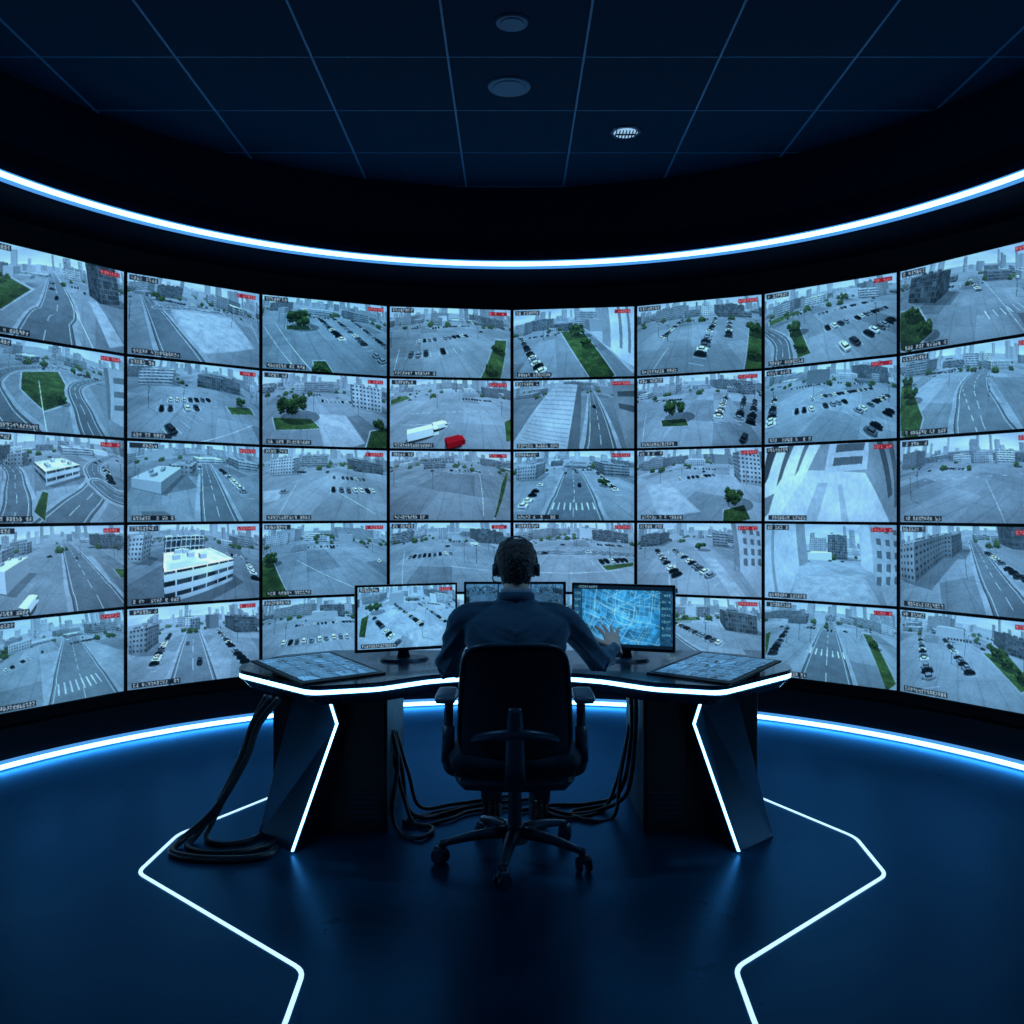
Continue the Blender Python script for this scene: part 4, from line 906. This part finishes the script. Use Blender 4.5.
add_loft(bm, [(.475, 0, .0, .17, .13), (.52, 0, .0, .175, .13), (.60, 0, -.005, .165, .12)], 28, 3, 2.4)
for s in (-1, 1):
    limb(bm, [(PX+s*.085, 3.93, .563), (PX+s*.12, 4.15, .56), (PX+s*.13, 4.36, .54), (PX+s*.13, 4.40, .53)], [.078, .074, .064, .056])
    limb(bm, [(PX+s*.13, 4.385, .555), (PX+s*.125, 4.40, .46), (PX+s*.12, 4.41, .25), (PX+s*.11, 4.42, .075)], [.050, .060, .055, .050])
tr = from_bm('trousers', bm, M_trou, per); remesh(tr, .008, 4)
for s in (-1, 1):
    bm = bmesh.new()
    add_loft(bm, [(.001, 0, .06, .046, .135), (.02, 0, .06, .048, .14), (.05, 0, .045, .043, .118), (.075, 0, .01, .036, .07), (.10, 0, -.012, .036, .045)], 24, 3, 2.3)
    from_bm('shoe', bm, M_shoe, per, loc=(s*.11, 4.42-3.93, 0), smooth=True)
bm = bmesh.new(); seg = 48; rows = []
data = crom([(z, 0, HYc+dy+PO.y, rx, ry) for z, dy, rx, ry in headR], 4)
for z, cx, cy, rx, ry in data:
    row = []
    for k in range(seg):
        a = 2*pi*k/seg; off = .011+.004*max(0, (z-1.22)/.1); off *= min(1, max(.35, (z-1.10)/.07))
        row.append(bm.verts.new((cx+(rx+off)*cos(a), cy+(ry+off)*sin(a), z+(.010 if z > 1.29 else 0))))
    rows.append(row)
for A, B in zip(rows, rows[1:]):
    for k in range(seg):
        k2 = (k+1) % seg; am = 2*pi*(k+.5)/seg; zz = (A[k].co.z+B[k].co.z)/2; sy = sin(am)
        lim = 1.265 if sy > .45 else (1.205 if sy > -.05 else (1.165 if sy > -.45 else 1.125))
        if zz > lim: bm.faces.new([A[k], A[k2], B[k2], B[k]])
bm.faces.new(rows[-1])
for v in [v for v in bm.verts if not v.link_faces]: bm.verts.remove(v)
hair = from_bm('hair', bm, M_hair, per, smooth=True)
md = hair.modifiers.new('sol', 'SOLIDIFY'); md.thickness = .012; md.offset = -1
tx = bpy.data.textures.new('hairn', 'CLOUDS'); tx.noise_scale = .02
md = hair.modifiers.new('sub', 'SUBSURF'); md.levels = 2; md.render_levels = 2
md = hair.modifiers.new('d', 'DISPLACE'); md.texture = tx; md.strength = .009; md.mid_level = .5
hs = sub('headset', (0, 0, 0), per)
bm = bmesh.new(); n = 24
add_tube(bm, [(.091*cos(t), .055-.01*sin(t), 1.215+.123*sin(t)) for t in [pi*k/n for k in range(n+1)]], [(.008, .0035)]*(n+1), 10, 1, (1, 0, 0))
from_bm('headband', bm, M_pad, hs, smooth=True)
for s in (-1, 1):
    bm = bmesh.new(); add_cyl(bm, (s*.092, .058, 1.195), .026, .028, .018, 28, 'X')
    from_bm('ear_cup', bm, M_pad, hs, bevel=.005)
bm = bmesh.new(); add_tube(bm, [(-.098, .062, 1.175), (-.096, .11, 1.145), (-.06, .165, 1.135), (-.03, .175, 1.137)], [.003, .003, .003, .006], 8, 5)
from_bm('microphone_boom', bm, M_plastic, hs, smooth=True)

# ------------------------------------------------------------------ cables
def cable(pts, r, label):
    bm = bmesh.new(); p0 = Vector(pts[0]); add_tube(bm, [tuple(Vector(p)-Vector((p0.x, p0.y, 0))) for p in pts], [r]*len(pts), 10, 8)
    o = from_bm('cable', bm, M_cable, None, loc=(p0.x, p0.y, 0), smooth=True)
    top(o, label, 'cable', 'cables under the desk')
la = 'thick black cable hanging from the desk and looping on the floor'
cable([(-1.03, 4.17, .618), (-1.12, 4.15, .50), (-1.18, 4.15, .34), (-1.30, 4.13, .14), (-1.42, 4.06, .03), (-1.43, 3.95, .016), (-1.32, 3.88, .016), (-1.14, 3.86, .016), (-1.02, 3.90, .016), (-1.00, 3.99, .016)], .0155, la)
cable([(-1.07, 4.20, .618), (-1.15, 4.18, .50), (-1.21, 4.18, .34), (-1.31, 4.18, .14), (-1.38, 4.12, .03), (-1.38, 4.00, .015), (-1.28, 3.93, .015), (-1.14, 3.94, .015), (-1.06, 4.01, .015), (-1.03, 4.06, .015)], .0145, la)
cable([(-1.10, 4.22, .618), (-1.17, 4.22, .48), (-1.23, 4.22, .28), (-1.33, 4.22, .08), (-1.34, 4.12, .014), (-1.25, 4.04, .013), (-1.15, 4.08, .013), (-1.11, 4.16, .013)], .0125, la)
lb = 'black cable dropping from the cabinet and coiling across the floor'
cable([(-.565, 4.40, .42), (-.53, 4.36, .28), (-.55, 4.32, .08), (-.50, 4.18, .013), (-.40, 4.12, .013), (-.36, 4.25, .013), (-.50, 4.34, .013), (-.30, 4.50, .013), (-.05, 4.62, .013)], .010, lb)
cable([(-.565, 4.48, .40), (-.52, 4.45, .22), (-.49, 4.42, .05), (-.40, 4.40, .012), (-.20, 4.55, .012), (.10, 4.68, .012)], .010, lb)
cable([(-.565, 4.56, .38), (-.50, 4.54, .18), (-.44, 4.50, .03), (-.28, 4.60, .011), (.0, 4.74, .011)], .009, lb)
cable([(-.565, 4.44, .30), (-.51, 4.40, .12), (-.44, 4.30, .012), (-.30, 4.36, .012), (-.20, 4.48, .012), (-.02, 4.54, .012)], .009, lb)
cable([(.57, 4.32, .60), (.565, 4.32, .40), (.54, 4.42, .12), (.42, 4.50, .014), (.28, 4.44, .012), (.18, 4.52, .012)], .010, lb)
cable([(.56, 4.42, .60), (.56, 4.42, .38), (.52, 4.52, .10), (.38, 4.60, .012), (.20, 4.58, .012), (.05, 4.50, .012)], .010, lb)
cable([(.565, 4.52, .42), (.52, 4.50, .18), (.48, 4.42, .012), (.36, 4.36, .010), (.28, 4.48, .010), (.46, 4.58, .010)], .009, lb)
cable([(.565, 4.58, .36), (.51, 4.56, .14), (.44, 4.52, .012), (.30, 4.40, .011), (.20, 4.42, .011), (.14, 4.56, .011)], .009, lb)

# ------------------------------------------------------------------ light and camera
w = bpy.data.worlds.new('w'); scene.world = w; w.use_nodes = True
w.node_tree.nodes['Background'].inputs[0].default_value = (.01, .03, .06, 1); w.node_tree.nodes['Background'].inputs[1].default_value = .3
def spot(loc, power, size, col, target=None, rad=.08):
    l = bpy.data.lights.new('spot', 'SPOT'); l.energy = power; l.spot_size = size; l.color = col; l.shadow_soft_size = rad; l.spot_blend = .9
    o = bpy.data.objects.new('downlight_and_fill_spot', l); o.location = loc
    if target: o.rotation_euler = (Vector(target)-Vector(loc)).to_track_quat('-Z', 'Y').to_euler()
    link(o); top(o, 'soft blue spot light, one of a ceiling downlight and added fills', 'light')
spot((.70, 5.79, 3.72), 10, 2.4, (.25, .6, 1))
spot((-2.3, 3.3, 3.60), 95, radians(24), (.32, .66, 1), (-0.05, 4.0, .90), .06)  # added fill on the operator from the left, no fitting there
spot((2.4, 3.5, 3.60), 95, radians(24), (.32, .66, 1), (0.15, 4.05, .95), .06)  # added fill on the operator from the right, no fitting there
spot((1.0, 2.2, 3.70), 70, radians(7), (.50, .78, 1), (0.47, 4.50, .86), .05)  # added narrow fill to brighten the raised hand

cam = bpy.data.cameras.new('camera'); cam.lens = 36*940/1024; cam.sensor_width = 36; cam.clip_start = .05
cam.shift_y = -2/1024
co = bpy.data.objects.new('camera', cam); co.location = (0, 0, 1.45); co.rotation_euler = (radians(90), 0, 0)
link(co); scene.camera = co
